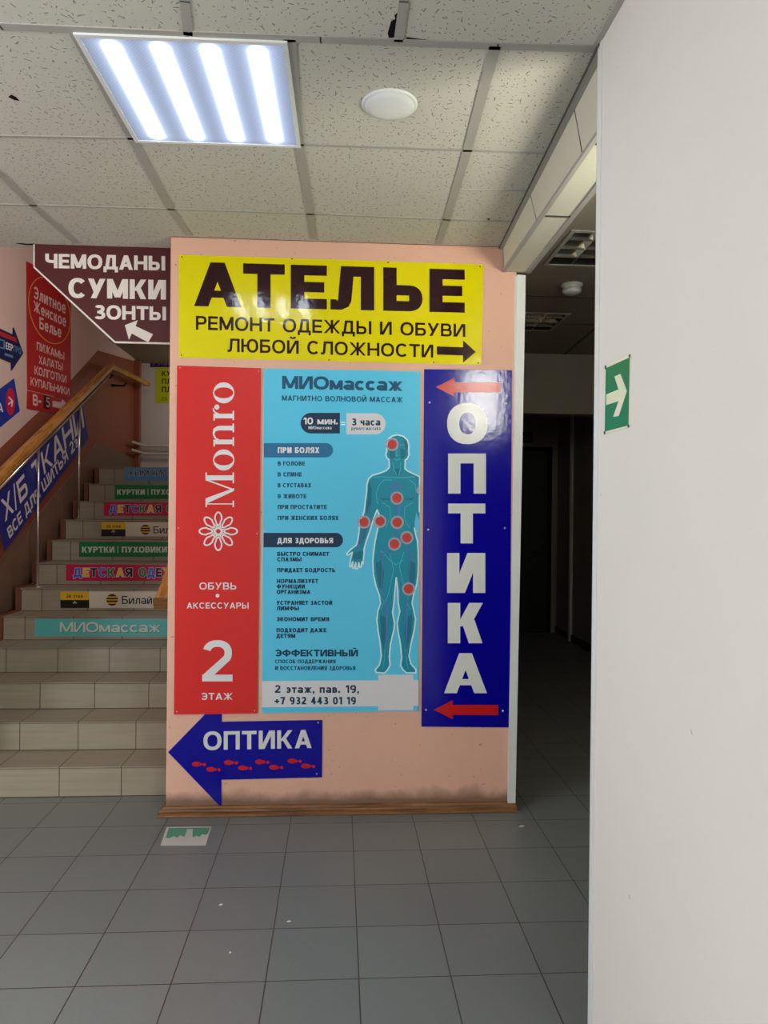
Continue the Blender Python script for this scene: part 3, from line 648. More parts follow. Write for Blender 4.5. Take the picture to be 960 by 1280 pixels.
for k in range(8):
    a = math.radians(k*45+90); pts = []
    for i in range(17):
        s = i/16*2*math.pi; rr = 15.5+8.2*-math.cos(s)*1.0; ww = 4.3*math.sin(s)*(1.0 if rr > 15 else .75)
        pts.append((273.2+rr*math.cos(a)-ww*math.sin(a), 664-(rr*math.sin(a)+ww*math.cos(a))))
    fl += strokes(pts, 1.9)
    b = a+math.radians(22.5)
    fl.append([(273.2+3.2*math.cos(b-.5), 664-3.2*math.sin(b-.5)), (273.2+10*math.cos(b), 664-10*math.sin(b)), (273.2+3.2*math.cos(b+.5), 664-3.2*math.sin(b+.5))])
    fl.append([(273.2+3.4*math.cos(a-.35), 664-3.4*math.sin(a-.35)), (273.2+9*math.cos(a), 664-9*math.sin(a)), (273.2+3.4*math.cos(a+.35), 664-3.4*math.sin(a+.35))])
fl += strokes(circ(273.2, 664, 3.6), 1.3, True)
S.dec('flower_emblem', fl, V['white'])
S.text('ОБУВЬ', Q(249.6, 295.6, 728, 736.6), V['white'], .18, gap=.18); S.dec('dot', [circ(272.2, 744.4, 2.3)], V['white'])
S.text('АКСЕССУАРЫ', Q(234, 311, 753, 760.3), V['white'], .18, gap=.18)
S.text('2', Q(253.2, 291, 800.5, 851.2), V['white'], .18, name='floor_number', h=.165)
S.text('ЭТАЖ', Q(251.7, 291, 865.7, 874.2), V['white'], .19, gap=.16)
S.screws([(225.5, 460), (323.5, 464), (223.5, 660), (321.5, 667), (221.5, 889), (318.5, 888)], V['white'], .003)

S = Sign('wall_poster', 'tall light blue massage poster with a teal anatomical figure on the pink wall', 'poster', WALL, [(330, 460.8), (525.3, 464.4), (523, 888.4), (327.3, 891.2)], V['sky'], thick=.005)
T1, T2, WH = V['teal_text'], V['navy_text'], V['palegrey']
S.text('МИОмассаж', Q(352.8, 503, 470, 486.2, 472.6, 489), T1, .26, gap=.05)
S.text('МАГНИТНО ВОЛНОВОЙ МАССАЖ', Q(352.4, 503.3, 494.4, 501, 496.6, 503.2), T1, .22)
pill = lambda x0, x1, y0, y1, left: ([(x1, y0), (x1, y1)]+[(x0+(y1-y0)/2-(y1-y0)/2*math.sin(a), (y0+y1)/2+(y1-y0)/2*math.cos(a)) for a in np.linspace(0, math.pi, 14)]) if left else ([(x0, y1), (x0, y0)]+[(x1-(y1-y0)/2+(y1-y0)/2*math.sin(a), (y0+y1)/2-(y1-y0)/2*math.cos(a)) for a in np.linspace(0, math.pi, 14)])
S.dec('dark_pill', [pill(375.8, 424.8, 516.2, 542, True)], T2); S.text('10 мин.', Q(378.8, 422.4, 522.2, 530.6), V['white'], .23, gap=.09)
S.text('МИОмассажа', Q(385.6, 414.5, 532.8, 536.6), V['white'], .17)
S.dec('equals_sign', [rect(426, 527.2, 431.6, 528.8), rect(426, 530, 431.6, 531.6)], V['outline'])
S.dec('white_pill', [pill(433, 482, 516.9, 543, False)], WH); S.text('3 часа', Q(439.4, 475.3, 523.2, 532), T2, .23, gap=.09)
S.text('ручного массажа', Q(439.2, 475.5, 533.4, 537.6), T1, .15)
S.dec('heading_band', [pill(330, 416.3, 554, 571.8, False)], V['midblue']); S.text('ПРИ БОЛЯХ', Q(347.3, 399.2, 559.2, 566.4), V['white'], .25)
for tx, x1, y in (('В ГОЛОВЕ', 381.3, 576.8), ('В СПИНЕ', 377.3, 590.4), ('В СУСТАВАХ', 389, 604), ('В ЖИВОТЕ', 383, 617.6), ('ПРИ ПРОСТАТИТЕ', 408.4, 631.1), ('ПРИ ЖЕНСКИХ БОЛЯХ', 423.3, 644.7)): S.text(tx, Q(347.2, x1, y, y+5.3), T1, .27, gap=.1)
S.dec('heading_band', [pill(329.6, 428.8, 666, 684, False)], T2); S.text('ДЛЯ ЗДОРОВЬЯ', Q(346.8, 416.3, 672.3, 679), V['white'], .25)
for tx, x0, x1, y in (('БЫСТРО СНИМАЕТ', 346.7, 411.5, 689.7), ('СПАЗМЫ', 346.7, 377, 696.5), ('ПРИДАЕТ БОДРОСТЬ', 346.5, 419, 710), ('НОРМАЛИЗУЕТ', 346.2, 397.8, 723.6), ('ФУНКЦИИ', 346, 381.2, 730.4), ('ОРГАНИЗМА', 346, 388, 737.2), ('УСТРАНЯЕТ ЗАСТОЙ', 345.8, 415.4, 750.8), ('ЛИМФЫ', 345.8, 373.8, 757.6), ('ЭКОНОМИТ ВРЕМЯ', 345.6, 411.4, 771.2), ('ПОДХОДИТ ДАЖЕ', 345.6, 408, 785), ('ДЕТЯМ', 345.4, 369.2, 792)): S.text(tx, Q(x0, x1, y, y+5.1), T2, .28, gap=.1)
S.text('ЭФФЕКТИВНЫЙ', Q(343.8, 447.4, 811.8, 820.2), T2, .26, gap=.07)
S.text('СПОСОБ ПОДДЕРЖАНИЯ', Q(344, 419.5, 824.2, 828.8), T2, .22); S.text('И ВОССТАНОВЛЕНИЯ ЗДОРОВЬЯ', Q(344, 444.2, 832.3, 837.2), T2, .22)
S.dec('white_band', [[(327.6, 851), (523.2, 849.8), (523, 882), (327.4, 883.8)]], WH)
S.dec('white_label', [[(472.7, 843.2), (516.6, 843), (516.4, 887.2), (472.6, 887.6)]], WH, 1.5)
S.text('2 этаж, пав. 19,', Q(343.6, 448.8, 856.2, 865.7), T2, .23, gap=.14); S.text('+7 932 443 01 19', Q(343.2, 444.8, 870.8, 880.1), T2, .23, gap=.14)
body = [(496.4, 543.7), (490.4, 545), (485.8, 548.6), (483.7, 554), (483.2, 560.6), (483.5, 564.5), (482.2, 567.2), (482.6, 570.5), (484, 573.2), (486, 574.5), (486.6, 580.5), (486.4, 584.5), (482.4, 588.5), (473, 592.2), (465.2, 594.4), (460.8, 598.4), (458.6, 605.7), (458.3, 615), (456.5, 628), (455.2, 640), (452, 647), (449.5, 655), (448.6, 665.5), (447.2, 675), (445.2, 681.5), (440, 685.4), (433.3, 692), (434.8, 694), (440.6, 690.2), (438.6, 697.5), (437, 707.6), (438.4, 708.6), (441, 702), (440.6, 709.6), (442.4, 710.6), (444.6, 703), (444.8, 710.6), (446.8, 711), (448.4, 703), (449.4, 709), (451, 709), (452.4, 702), (453.6, 705), (455.3, 690), (454.8, 686.8), (457.9, 676), (462.5, 662.9), (465.8, 652), (469, 643), (471.4, 637.3), (473.8, 643), (473.4, 655), (471, 665.5), (468.5, 678.8), (466.6, 693.4), (465.9, 701.5), (466.8, 718), (470, 732.7), (474.2, 744), (475.6, 754), (472.2, 764), (471, 775.4), (472.5, 788.5), (475, 803.3), (476.6, 819.7), (474.2, 831), (469, 837), (470, 840.2), (480.8, 841), (484.9, 836), (487.6, 831), (486.5, 821), (488, 805), (492.2, 786.9), (493, 778.7), (490.6, 765.5), (492.2, 754), (493.6, 737.6), (495.2, 722), (497.2, 737.6), (497.5, 752.4), (499.6, 763.9), (496.4, 778.7), (497.5, 788.5), (500.5, 805), (502, 821.4), (500.5, 831), (503.7, 837), (507.8, 840.7), (519.3, 840.7), (520, 837), (513.6, 829.6), (511, 819.7), (513.6, 805), (517.7, 786.9), (519.3, 773.7), (516.9, 762.2), (514.9, 754), (516.9, 742.5), (520.6, 731), (522.4, 718), (522.8, 703), (522.6, 689.4), (521.6, 676), (519.4, 668), (517.9, 660), (518.3, 652.2), (520.4, 640), (523.4, 649.6), (524, 640), (524.3, 610), (524.4, 596), (517, 592.4), (509, 588.5), (506, 585.8), (506.4, 575), (508.7, 573.8), (511.2, 568.5), (510.6, 564.5), (511, 556.6), (509, 550), (503.7, 545.3)]
fig = S.dec('anatomical_figure', [body], V['body'])
S.dec('figure_outline', strokes(body[:106], 1.7)+strokes(body[109:]+body[:1], 1.7), V['outline'], 2)
dk = [[(461, 603), (465, 612), (464, 630), (459, 643), (457, 640), (459, 620)], [(452, 661), (460, 655), (456, 672), (449, 684), (449, 676)], [(441, 692), (452, 688), (452, 698), (442, 700)], [(470, 704), (477, 700), (480, 716), (478, 736), (474, 734), (471, 720)], [(512, 700), (519, 704), (519, 722), (514, 738), (510, 716)], [(475, 768), (482, 772), (483, 792), (479, 812), (476, 790)], [(508, 772), (515, 768), (514, 790), (508, 812), (505, 790)], [(486, 560), (493, 563), (494, 572), (488, 574)], [(500, 560), (507, 563), (506, 572), (501, 574)], [(473, 620), (478, 625), (487, 625), (490, 621), (484, 623.4), (477, 623)], [(503, 621), (507, 625), (515, 625), (519, 620), (514, 623), (507, 623.4)], [(493, 586), (499, 586), (498, 594), (495, 594)], [(504, 548), (509, 553), (510, 566), (506, 558)]]
for p in dk: S.dec('figure_shading', [p], V['bodydark'], 1.4)
for pth, w in (([(466, 597), (478, 596), (492, 597), (504, 597), (518, 596)], .9), ([(472, 630), (470, 618), (474, 606), (480, 600), (490, 600)], .8), ([(512, 600), (519, 606), (520, 616)], .7), ([(496.4, 560), (496, 566), (494.6, 569.5), (497.6, 570)], .8), ([(492.6, 574), (496, 575.4), (500, 574)], .8), ([(487, 692), (492, 712), (486, 740), (482, 752)], .7), ([(505, 690), (499, 708), (504, 730)], .7), ([(476, 688), (487, 700), (495, 706), (504, 700)], .7), ([(478, 628), (487, 634), (488, 646), (482, 660)], .7), ([(516, 628), (506, 634), (505, 648), (512, 660)], .7), ([(474, 742), (480, 752), (476, 762)], .7), ([(512, 742), (508, 752), (513, 762)], .7), ([(488, 556), (492.5, 556.6)], .8), ([(500, 556.6), (505, 556)], .8), ([(491, 578), (493, 588), (495.6, 594)], .7), ([(501, 578), (500, 588), (498, 594)], .7), ([(478, 836), (480, 826), (481, 812)], .8), ([(510, 836), (508, 826), (507, 812)], .8)):
    S.dec('figure_highlight', strokes(pth, w), V['bodylight'], 1.6)
vn = strokes([(495, 602), (492, 612), (496, 622), (497, 640), (496, 660), (490, 672), (484, 688), (477, 694), (478, 710), (477, 734), (482, 754), (483, 776), (482, 806), (481, 822)], .9)+strokes([(496, 660), (503, 671), (510, 690), (513, 700), (511, 720), (510, 740), (508, 756), (507, 778), (508, 806), (507, 822)], .9)+strokes([(489, 612), (494, 604), (499, 606), (502, 614)], 1.2)+strokes([(472, 688), (480, 692), (476, 700)], .8)+strokes([(508, 690), (516, 692), (512, 700)], .8)
S.dec('arm_vein', strokes([(461, 634), (455, 654), (452, 674), (447, 688)], .6), V['vein'], 1.8)
S.dec('veins', vn, V['vein'], 1.8)
S.dec('vessels', strokes([(499, 626), (499, 660)], 2)+strokes([(484, 760), (483, 800)], 1.1)+strokes([(509, 760), (508, 800)], 1.1)+strokes([(493, 606), (489, 614), (491, 618)], 1.5), V['veinblue'], 1.7)
for x, y in ((490, 555.6), (496, 622.6), (454.8, 652.5), (474.7, 651.5), (496.4, 652.9), (508.4, 672), (493, 680), (510.6, 736)):
    S.dec('pain_spot', [circ(x, y, 5.6)], V['spotred'], 3); S.dec('spot_ring', strokes(circ(x, y, 7.2), 1.9, True), V['spotring'], 2.5)
S.dec('pain_spot', [[(524.3, 607), (521.5, 609.5), (520.4, 613), (521.5, 616.5), (524.3, 619)]], V['spotring'], 3)
S.screws([(333, 462.5), (522.5, 467), (331.5, 664), (521, 664), (329.5, 889), (519.5, 886.5)], M['screw'], .0035)

S = Sign('wall_sign', 'tall dark blue optician sign with stacked white letters between two red arrows', 'sign', WALL, [(530, 461.6), (639.8, 463), (636.8, 909), (526.6, 908)], V['blue'], thick=.004)
S.dec('arrow', [[(544.6, 484), (568, 472.6), (568, 478.2), (625.7, 478.4), (625.7, 490.8), (567.6, 490.6), (567.5, 495.7)]], V['arrowred'])
for ch, x0, x1, y0, y1 in (('О', 558.6, 609.7, 504.6, 554.6), ('П', 560, 607.2, 567, 617), ('Т', 560, 606.4, 629.5, 679.2), ('И', 558.7, 606.4, 691.2, 741), ('К', 559.6, 604.2, 753.5, 803.8), ('А', 555, 608.4, 816.3, 866.2)):
    S.text(ch, Q(x0, x1, y0, y1), V['offwhite'], .31 if ch != 'А' else .29, h=.245 if ch != 'А' else .16, name='letter')
S.dec('arrow', [[(542.2, 887), (565.7, 875), (565.7, 880.8), (622.6, 880.9), (622.6, 893.6), (565.7, 893.4), (565.7, 898.6)]], V['arrowred'])
S.screws([(536.8, 503.2), (632.6, 504.4), (535.2, 662), (630.8, 660), (532.4, 887), (628.2, 888.3)], M['screw'], .005)

S = Sign('arrow_sign', 'dark blue arrow-shaped optician sign with red footprints near the floor', 'sign', WALL, [(210.2, 940), (277.4, 871), (277.4, 902), (403.1, 899.8), (402.5, 971.4), (276.9, 974.5), (276.8, 1009.4)], V['blue'], thick=.003)
S.text('ОПТИКА', Q(254.4, 389.6, 914.3, 937.3, 912, 934.7), V['offwhite'], .215, gap=.12)
for i, (x, y) in enumerate(((162, 342), (245, 372), (345, 333), (425, 364), (523, 329), (603, 360), (708, 324), (785, 353))):
    px, py = 210+x*.21875, 880+y*.21875
    S.dec('footprint', [circ(px, py, 5.4, 3.1), circ(px+4.2, py+.2, 3.4, 2.0), circ(px+10.3, py+.5, 2.1, 2.0)], V['arrowred'])
S.screws([(397.7, 903), (396, 967)], M['screw'], .004)

# ------------------------------------------------------------------ signs round the stairs
HANG = Plane((0, 3.9, 0), (0, -1, 0))
S = Sign('hanging_sign', 'burgundy luggage sign with a slanted lower corner hanging from the ceiling over the stairs', 'sign', HANG, [(43, 304), (214, 309.2), (214, 431), (144, 429.3), (43, 335.5)], V['cream'], thick=.012)
S.dec('burgundy_face', [[(44.6, 306), (214, 311), (214, 429), (145, 427.3), (44.6, 334.4)]], V['burgundy'])
S.text('ЧЕМОДАНЫ', Q(57.8, 207.2, 318, 336, 321.2, 339.2), V['cream'], .25, gap=.08, h=.2)
S.text('СУМКИ', Q(86.6, 208.2, 348.5, 373, 351, 375.3), V['cream'], .26, gap=.08, h=.21)
S.text('ЗОНТЫ', Q(118.7, 208.2, 382, 399.8, 384.3, 401.2), V['cream'], .25, gap=.08, h=.2)
S.dec('arrow', [[(157, 407.2), (173, 401), (170.4, 408.4), (192, 418.6), (186, 428.6), (165.6, 417.6), (162, 425.4)]], V['cream'], 2)

S = Sign('wall_sign', 'tall red lingerie sign with a gold oval on the stairwell wall above the handrail', 'sign', LWN, [(32.5, 326.5), (88, 357), (87.5, 500.2), (33.6, 487)], V['signred'], thick=.006)
S.dec('gold_oval', strokes([(60.8+26.2*math.cos(a)*1.0, 388+12*math.cos(a)-40*math.sin(a)) for a in np.linspace(0, 2*math.pi, 49)], .9), V['gold'])
S.text('Элитное', Q(40.9, 81.4, 357.4, 372.4, 377.5, 393), V['palepink'], .2); S.text('Женское', Q(40.9, 81.8, 375.4, 388.9, 394.5, 408.9), V['palepink'], .2); S.text('Белье', Q(48.2, 75.8, 395.8, 410.8, 408.2, 422.4), V['palepink'], .2)
for tx, q in (('ПИЖАМЫ', (44.8, 79.3, 427, 437.6, 440.6, 450)), ('ХАЛАТЫ', (47.5, 77.4, 444.2, 454.4, 453.7, 463.4)), ('КОЛГОТКИ', (42.2, 82, 457, 467.7, 469.6, 479)), ('КУПАЛЬНИКИ', (37.2, 85.9, 471, 481.4, 485.4, 494.3))): S.text(tx, Q(*q), V['palepink'], .2, gap=.1)
S = Sign('wall_sign', 'small red strip with pavilion number and arrow below the red lingerie sign', 'sign', LWN, [(33.6, 488.2), (87.5, 501.4), (87, 521), (33, 510.8)], V['signred'], thick=.006)
S.text('В-', Q(40, 50.4, 492.4, 506.5, 494.2, 508.4), V['palepink'], .22)
S.dec('dark_patch', [[(53.6, 494), (61.6, 496), (61.4, 512), (53.4, 510.4)]], V['darkred']); S.text('5', Q(56.8, 61, 496.6, 508.4, 497.4, 509.2), V['palepink'], .16)
S.dec('arrow', [[(64.8, 501), (75.5, 502.8), (77, 499), (86, 508.4), (76, 516.5), (76.4, 511), (64.6, 508.4)]], V['palepink'])

S = Sign('arrow_sign', 'small navy arrow sign with a red band beside the red lingerie sign', 'sign', LWN, [(-34, 395.5), (15.4, 418.6), (15.8, 409.6), (27.6, 441.4), (13.4, 463), (13.2, 453.6), (-34, 434)], V['navy'], thick=.01)
S.dec('red_band', [[(-22, 405.4), (18.6, 422.4), (19, 428), (-22, 411.5)]], V['signred'])
S.text('ЕЕР', Q(5.4, 14.4, 427.4, 436, 431, 439.4), V['white'], .2); S.text('ГРО', Q(15, 24.6, 431.2, 439, 435.6, 443), V['lightblue'], .2)
S.dec('logo_bracket', strokes([(-3, 424), (3.4, 426), (3.4, 435.6), (-3, 434)], 1.6), V['lightblue']); S.dec('small_print', [[(4, 441), (14.6, 444.6), (14.4, 447.4), (4, 444)]], V['lightblue'])
S = Sign('wall_sign', 'bright blue slanted sign with a red disc and white chevron at the left edge', 'sign', LWN, [(-30, 508.5), (16.4, 473.4), (23.5, 514), (-30, 558)], V['hexblue'], thick=.008)
S.dec('red_disc', [circ(11.7, 501.8, 5.8, 17)], V['crimson']); S.dec('chevron', strokes([(9.8, 496.6), (14.2, 501.4), (9.2, 505.2)], 1.9)+strokes([(14.2, 501.4), (13.2, 508)], 1.7), V['white'], 2)
S.text('А', Q(-5.5, 2.6, 502.5, 515.5, 505, 515), V['white'], .24)

BAN = Plane((-2.165, 0, 0), (1, 0, 0))
S = Sign('fabric_banner', 'dark blue fabric shop banner tied along the stair railing below the wooden handrail', 'banner', BAN, [(-7.6, 626.6), (104, 501), (112, 548), (8, 689)], V['banner'], thick=.003, off=-.012)
S.text('Х/Б ТКАНИ', ((2.5, 626), (103, 506), (107, 533), (8, 652.5)), V['bannertext'], .21, gap=.14)
S.text('ВСЕ ДЛЯ ШИТЬЯ 2э.', ((10, 661), (98.5, 540.5), (102, 553), (13.7, 673.7)), V['bannertext'], .23, gap=.12)

def riser(k): return Plane((0, Y0+(k-1)*DT, 0), (0, -1, 0))
GS = 'advert stickers on the stair risers'
def sticker(k, x0, y0, y1, m, label, x1=238): return Sign('step_sticker', label, 'sticker', riser(k), [(x0, y0), (x1, y0), (x1, y1), (x0, y1)], m, thick=.0012, group=GS)
S = sticker(5, 43.5, 773.6, 795.4, V['stepteal'], 'turquoise massage sticker, lowest sticker on the stair risers', 216)
S.text('МИОмассаж', Q(75.6, 201.2, 778.4, 790.9), V['shade'], .2, lv=1.4, gap=.08); S.text('МИОмассаж', Q(75, 200.6, 777.7, 790.2), V['stepgreytext'], .2, gap=.08)
def bee(k, x0, xm, ya, yb, yc, lx, ly, lr, tx0, tx1, t0, t1, label, yt, ar):
    S = sticker(k, x0, ya, yc, V['stepwhite'], label, 236)
    S.dec('yellow_block', [rect(x0, ya, xm, yb)], V['stepyellow']); S.dec('black_block', [rect(x0, yb, xm, yc)], V['stepblack'])
    S.text('2й этаж', Q(*yt), V['stepblack'], .16)
    ax, a0, a1 = ar; S.dec('up_arrow', strokes([(ax, a1), (ax, a0)], 1)+strokes([(ax-2, a0+2), (ax, a0), (ax+2, a0+2)], 1), V['stepwhite'])
    S.dec('stripe_ball', [circ(lx, ly, lr)], V['stepyellow'])
    st_ = []
    for a, b in ((.62, 1), (.1, .38), (-.38, -.1), (-1, -.66)):
        ys = np.linspace(a, b, 6); L = [(lx-lr*math.sqrt(max(0, 1-v*v)), ly-lr*v) for v in ys]; Rr = [(lx+lr*math.sqrt(max(0, 1-v*v)), ly-lr*v) for v in ys[::-1]]; st_.append(L+Rr)
    S.dec('black_stripes', st_, V['stepblack'], 2); S.text('Билайн', Q(tx0, tx1, t0, t1), V['stepblack'], .15, gap=.1)
bee(6, 75.6, 111.6, 739.4, 750, 760, 140.2, 749.8, 7.3, 152.4, 197.4, 745, 754.9, 'lower of the two white and yellow striped-ball stickers on the stair risers', (82.8, 104.2, 742.8, 747), (93.5, 752, 758.4))
def kids(k, x0, y0, y1, ta, tb, tc, td, t0, t1, label):
    S = sticker(k, x0, y0, y1, V['stepmagenta'], label); cols = [V['letblue'], V['letyellow'], V['letblack'], V['letpurple'], V['letgreen']]
    S.text('ДЕТСКАЯ', Q(ta, tb, t0, t1), cols, .24, gap=.14, colors=[0, 1, 2, 0, 4, 1, 2], outline=.045, omat=V['letoutline'])
    S.text('ОДЕЖДА', Q(tc, td, t0, t1), cols, .24, gap=.14, colors=[4, 0, 2, 1, 0, 3], outline=.045, omat=V['letoutline'])
kids(7, 82.5, 705, 726, 91.7, 165.6, 173.5, 236, 710, 721, 'lower of the two magenta children clothes stickers on the stair risers')
def coats(k, x0, y0, y1, a, b, c, d, e, t0, t1, label):
    S = sticker(k, x0, y0, y1, V['stepgreen'], label, 246); S.text('КУРТКИ', Q(a, b, t0, t1), V['stepgreytext'], .25, gap=.1); S.dec('divider', [rect(c-.45, t0-.5, c+.45, t1+1)], V['stepgreytext']); S.text('ПУХОВИКИ', Q(d, e, t0, t1), V['stepgreytext'], .25, gap=.1)
coats(8, 99, 677.6, 696, 102.6, 143.2, 147.4, 152.4, 208.8, 683.3, 690.7, 'lower of the two green coat and jacket stickers on the stair risers')
bee(9, 126.8, 157, 652.8, 661.6, 670.4, 181.8, 662, 6.2, 192, 232, 658, 666.6, 'upper of the two white and yellow striped-ball stickers on the stair risers', (133, 151, 655.8, 659.4), (141.6, 663, 668.8))
kids(10, 130, 627.2, 644.8, 136.8, 201.8, 208, 262, 631.2, 640.8, 'upper of the two magenta children clothes stickers on the stair risers')
coats(11, 143.2, 605.8, 623.6, 146.4, 181.2, 185, 189, 238, 611.7, 618.4, 'upper of the two green coat and jacket stickers on the stair risers')
S = sticker(12, 155.4, 584.2, 601, V['stepblue'], 'light blue dry cleaning sticker, topmost on the stair risers', 246); S.text('ХИМЧИСТКА', Q(160.4, 235, 587.8, 594.6), V['stepnavy'], .2, outline=.05, omat=V['letoutline'])

# back wall of the landing
S = Sign('wall_sign', 'narrow violet strip at the top of the landing wall beside the pink partition', 'sign', BACK, [(188, 449.5), (236, 449.5), (236, 459), (188, 459)], V['violet']); S.text('2 ЭТАЖ', Q(191, 214, 451, 456.6), V['violettext'], .15)
S = Sign('wall_sign', 'lime yellow sign under the violet strip on the landing wall', 'sign', BACK, [(194.6, 459.6), (240, 459.6), (240, 504), (194.6, 504)], V['lime'])
for tx, x1, a, b in (('КУ', 213.5, 463.6, 470), ('ПЛ', 214.5, 473.4, 480), ('ПЛ', 214.5, 483.4, 490.4)): S.text(tx, Q(202.4, x1, a, b), V['limetext'], .2)
S.text('23', Q(201.4, 208.6, 496.6, 500.6), V['limetext'], .16)
mb = MB(); P = [BACK.over(x, y, 0) for x, y in ((176.5, 450.5), (187.4, 450.5), (187.4, 457.6), (176.5, 457.6))]; mb.prism(P, (0, -.003, 0)); tag(mb.build('wall_plate', V['cream']), 'small blank pale plate left of the violet strip on the landing wall', 'plate')
LWP = Plane((LW1+.07, 0, 0), (1, 0, 0))
for i, (ya, yb_) in enumerate((((552.5, 557.2)), ((562.5, 567.2)))):
    a = LWP.at(165, ya); b = LWP.at(181, yb_); z = b[2]; b[1] = min(b[1], YBK-.08)
    mb = MB(); mb.tube([a, (a+b)/2, b, (b[0]+.03, YBK-.06, z), (-.9, YBK-.06, z)], .016, 10)
    tag(mb.build('heating_pipe', M['pipe'], smooth=True), ('upper' if i == 0 else 'lower')+' of two thin white pipes along the landing wall', 'pipe', 'heating pipes on the landing wall')

# ------------------------------------------------------------------ handrails
RAIL = Plane((-2.157, 0, 0), (1, 0, 0))
a, b, e = RAIL.at(-40, 633), RAIL.at(137.5, 457.5), RAIL.at(184, 480); b2 = RAIL.at(0, 593.5); d = (b-b2)/np.linalg.norm(b-b2); a = b2-d*.6
t = thing('handrail', 'wooden handrail on chrome posts along the left side of the stairs', 'handrail', (-2.157, 4.6, .4))
def woodrail(mb, path, w=.062, h=.05):
    path = [np.array(p, float) for p in path]; secs = []
    pro = [(-.5, -.5), (.5, -.5), (.5, .1), (.38, .4), (.15, .5), (-.15, .5), (-.38, .4), (-.5, .1)]
    for i, p in enumerate(path):
        up = np.array([0, 0, 1.]); secs.append([p+np.array([u*w, 0, v*h*(1.25 if i < len(path)-1 else 1)]) for u, v in pro])
    for A, B in zip(secs, secs[1:]):
        for j in range(8): mb.poly([A[j], A[(j+1) % 8], B[(j+1) % 8], B[j]])
    mb.poly(secs[0]); mb.poly(secs[-1])
mb = MB(); woodrail(mb, [a, b, e]); mb.build('wooden_rail', M['wood'], t)
up = np.array([0, 0, .05])
mb = MB(); mb.tube([a-up+[.024, 0, -.006], b-up-d*.12+[.024, 0, -.006]], .012, 10); mb.build('under_rail_tube', M['chrome'], t, True)
for x, ytop, ybot, k in ((47.2, 560, 734, 6), (99.8, 506, 649, 9)):
    q = RAIL.at(x, ybot); zb = k*HR; q[1] = Y0+(k-1)*DT+.10
    f = (q[1]-a[1])/(b[1]-a[1]); zt = a[2]+f*(b[2]-a[2])-.03
    mb = MB(); mb.tube([(q[0], q[1], zb), (q[0], q[1], zt)], .0095, 12); o = mb.build('post', M['chrome'], t, True)
    mb = MB(); mb.lathe((q[0], q[1], zb), [(.034, 0), (.034, .004), (.02, .008), (.013, .016)], 20); mb.build('foot_flange', M['chrome'], o, True)
for x, y in ((140.5, 465.5), (158, 476)):
    c = RAIL.at(x, y); mb = MB(); mb.tube([(LW1+.002, c[1], c[2]-.05), (c[0]-.02, c[1], c[2]-.05), (c[0], c[1], c[2]-.02), (c[0], c[1], c[2]+.03)], .010, 8); mb.lathe((LW1+.012, c[1], c[2]-.05), [(.03, -.01), (.03, .01)], 12); mb.build('wall_bracket', M['darkmetal'], t, True)
t = thing('handrail', 'end of the right-hand wooden handrail poking out beside the pink partition', 'handrail', (-1.02, 4.0, 1.0))
E0 = np.array([-.938, 4.0, 1.02]); dr = np.array([0, DT, HR]); dr /= np.linalg.norm(dr)
mb = MB(); woodrail(mb, [E0, E0+dr*3.2], .075, .05); mb.build('wooden_rail', M['wood'], t)
mb = MB(); mb.bar(E0-dr*.022+[0, 0, -.002], E0-dr*.0005+[0, 0, -.002], .073, .058); mb.build('end_cap', M['skirt'], t)
mb = MB(); mb.tube([(E0+dr*.6)-[0, 0, .02], (E0+dr*.6)-[0, 0, .07], (XB0-.001, (E0+dr*.6)[1], (E0+dr*.6)[2]-.07)], .009, 8); mb.build('wall_bracket', M['darkmetal'], t, True)

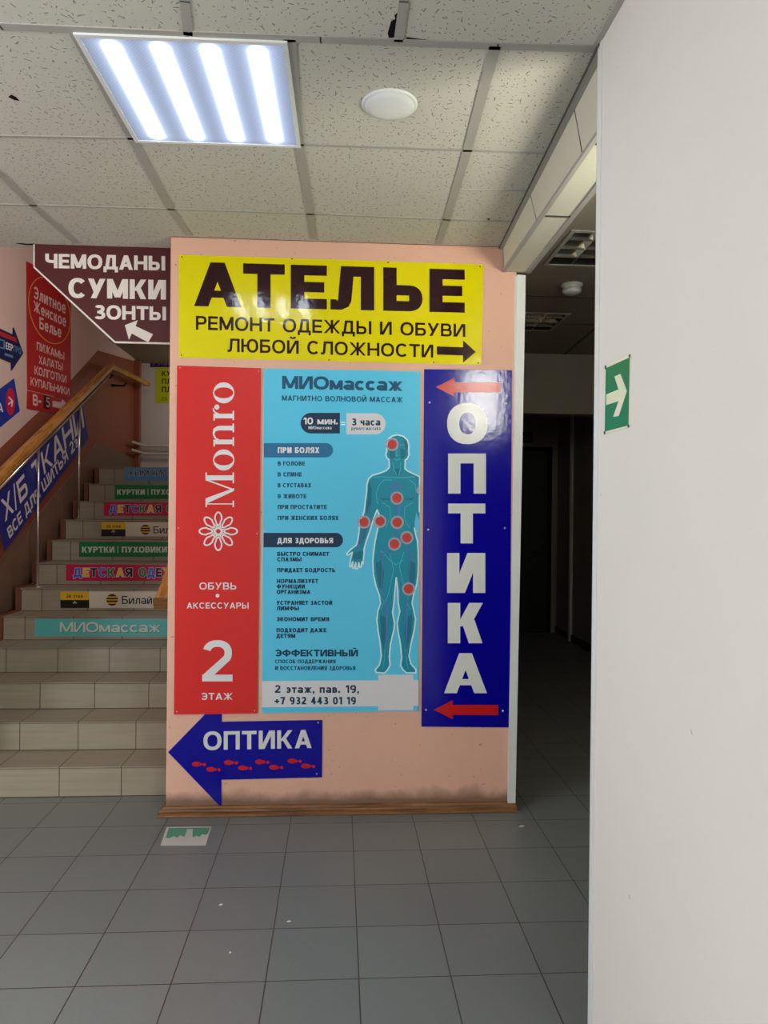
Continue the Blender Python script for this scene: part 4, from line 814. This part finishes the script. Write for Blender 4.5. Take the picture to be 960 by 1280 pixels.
# ------------------------------------------------------------------ remaining small things
S = Sign('exit_arrow_sign', 'green paper exit arrow sign taped to the white pier on the right', 'sign', PIER, [(756.9, 457), (788.8, 442.8), (787.2, 534), (755.8, 543.3)], V['glow'], thick=.0015)
z7 = lambda L: [(700+x*.27083, 380+y*.27083) for x, y in L]
S.dec('green_field', [z7([(214, 297), (325, 246), (319, 560), (209, 589)])], M['exitgreen']); S.dec('arrow', [z7([(255, 335), (283, 322), (313, 402), (275, 517), (249, 521), (274, 448), (217, 467), (217, 418), (274, 394)])], V['glow'], 2)
for q in ([(210, 283), (218, 283), (218, 302), (210, 300)], [(321, 234), (329, 231), (329, 246), (321, 246)], [(206, 587), (214, 587), (214, 600), (206, 602)], [(316, 558), (324, 556), (324, 569), (316, 570)]): S.dec('tape', [z7(q)], M['tape'], 3)
S = Sign('exit_sign', 'dark exit sign above the door at the end of the corridor', 'sign', Plane((0, YE, 0), (0, -1, 0)), [(633, 540), (665, 540), (665, 553.2), (633, 553.2)], V['exitdark'], thick=.02)
S.text('ВЫХОД', Q(635.6, 662.6, 545.6, 551), V['exittext'], .17)
S = Sign('floor_sticker', 'worn green and white exit arrow sticker on the grey floor by the pink wall', 'sticker', FLOOR, [(208.3, 1034), (264.3, 1033.4), (257, 1056.8), (200.6, 1057)], V['worn'], thick=.001)
S.dec('green_print', [[(211, 1035.4), (262.4, 1034.8), (260, 1042), (257, 1044), (253, 1043), (249, 1046.5), (246, 1045), (240.5, 1047), (241, 1036.6), (234, 1036.6), (230.5, 1046.5), (225, 1044.5), (221, 1047.5), (217.5, 1045.5), (212, 1048), (207, 1047.5)]], V['worngreen'])
for x, y, w, lb in ((276, 1131, 2.6, 'tiny white paper scrap on a floor tile, leftmost of four'), (361, 1152, 3.2, 'tiny white paper scrap on the floor near the middle of the frame'), (287.5, 1191, 1.6, 'tiny white paper speck on the floor, nearest the viewer'), (652, 1033, 4, 'tiny white paper scrap on the floor before the dark corridor')):
    P = [FLOOR.at(x-w, y+.8), FLOOR.at(x-.2*w, y-1.2), FLOOR.at(x+w, y-.6), FLOOR.at(x+.4*w, y+.9)]
    mb = MB(); mb.prism([p+np.array([0, 0, .0002]) for p in P], (0, 0, .0012)); tag(mb.build('paper_scrap', M['scrap']), lb, 'paper scrap', 'paper scraps on the floor')
A = [Plane((0, 3.885, 0), (0, -1, 0)).at(x, y) for x, y in ((-40, 297), (0, 300), (14, 302.2), (24, 304.2), (33, 305.6), (40, 305.4), (44, 303.4))]
mb = MB(); mb.tube(A, .0035, 8); tag(mb.build('cable', M['black'], smooth=True), 'thin black cable along the ceiling edge left of the burgundy sign', 'cable')
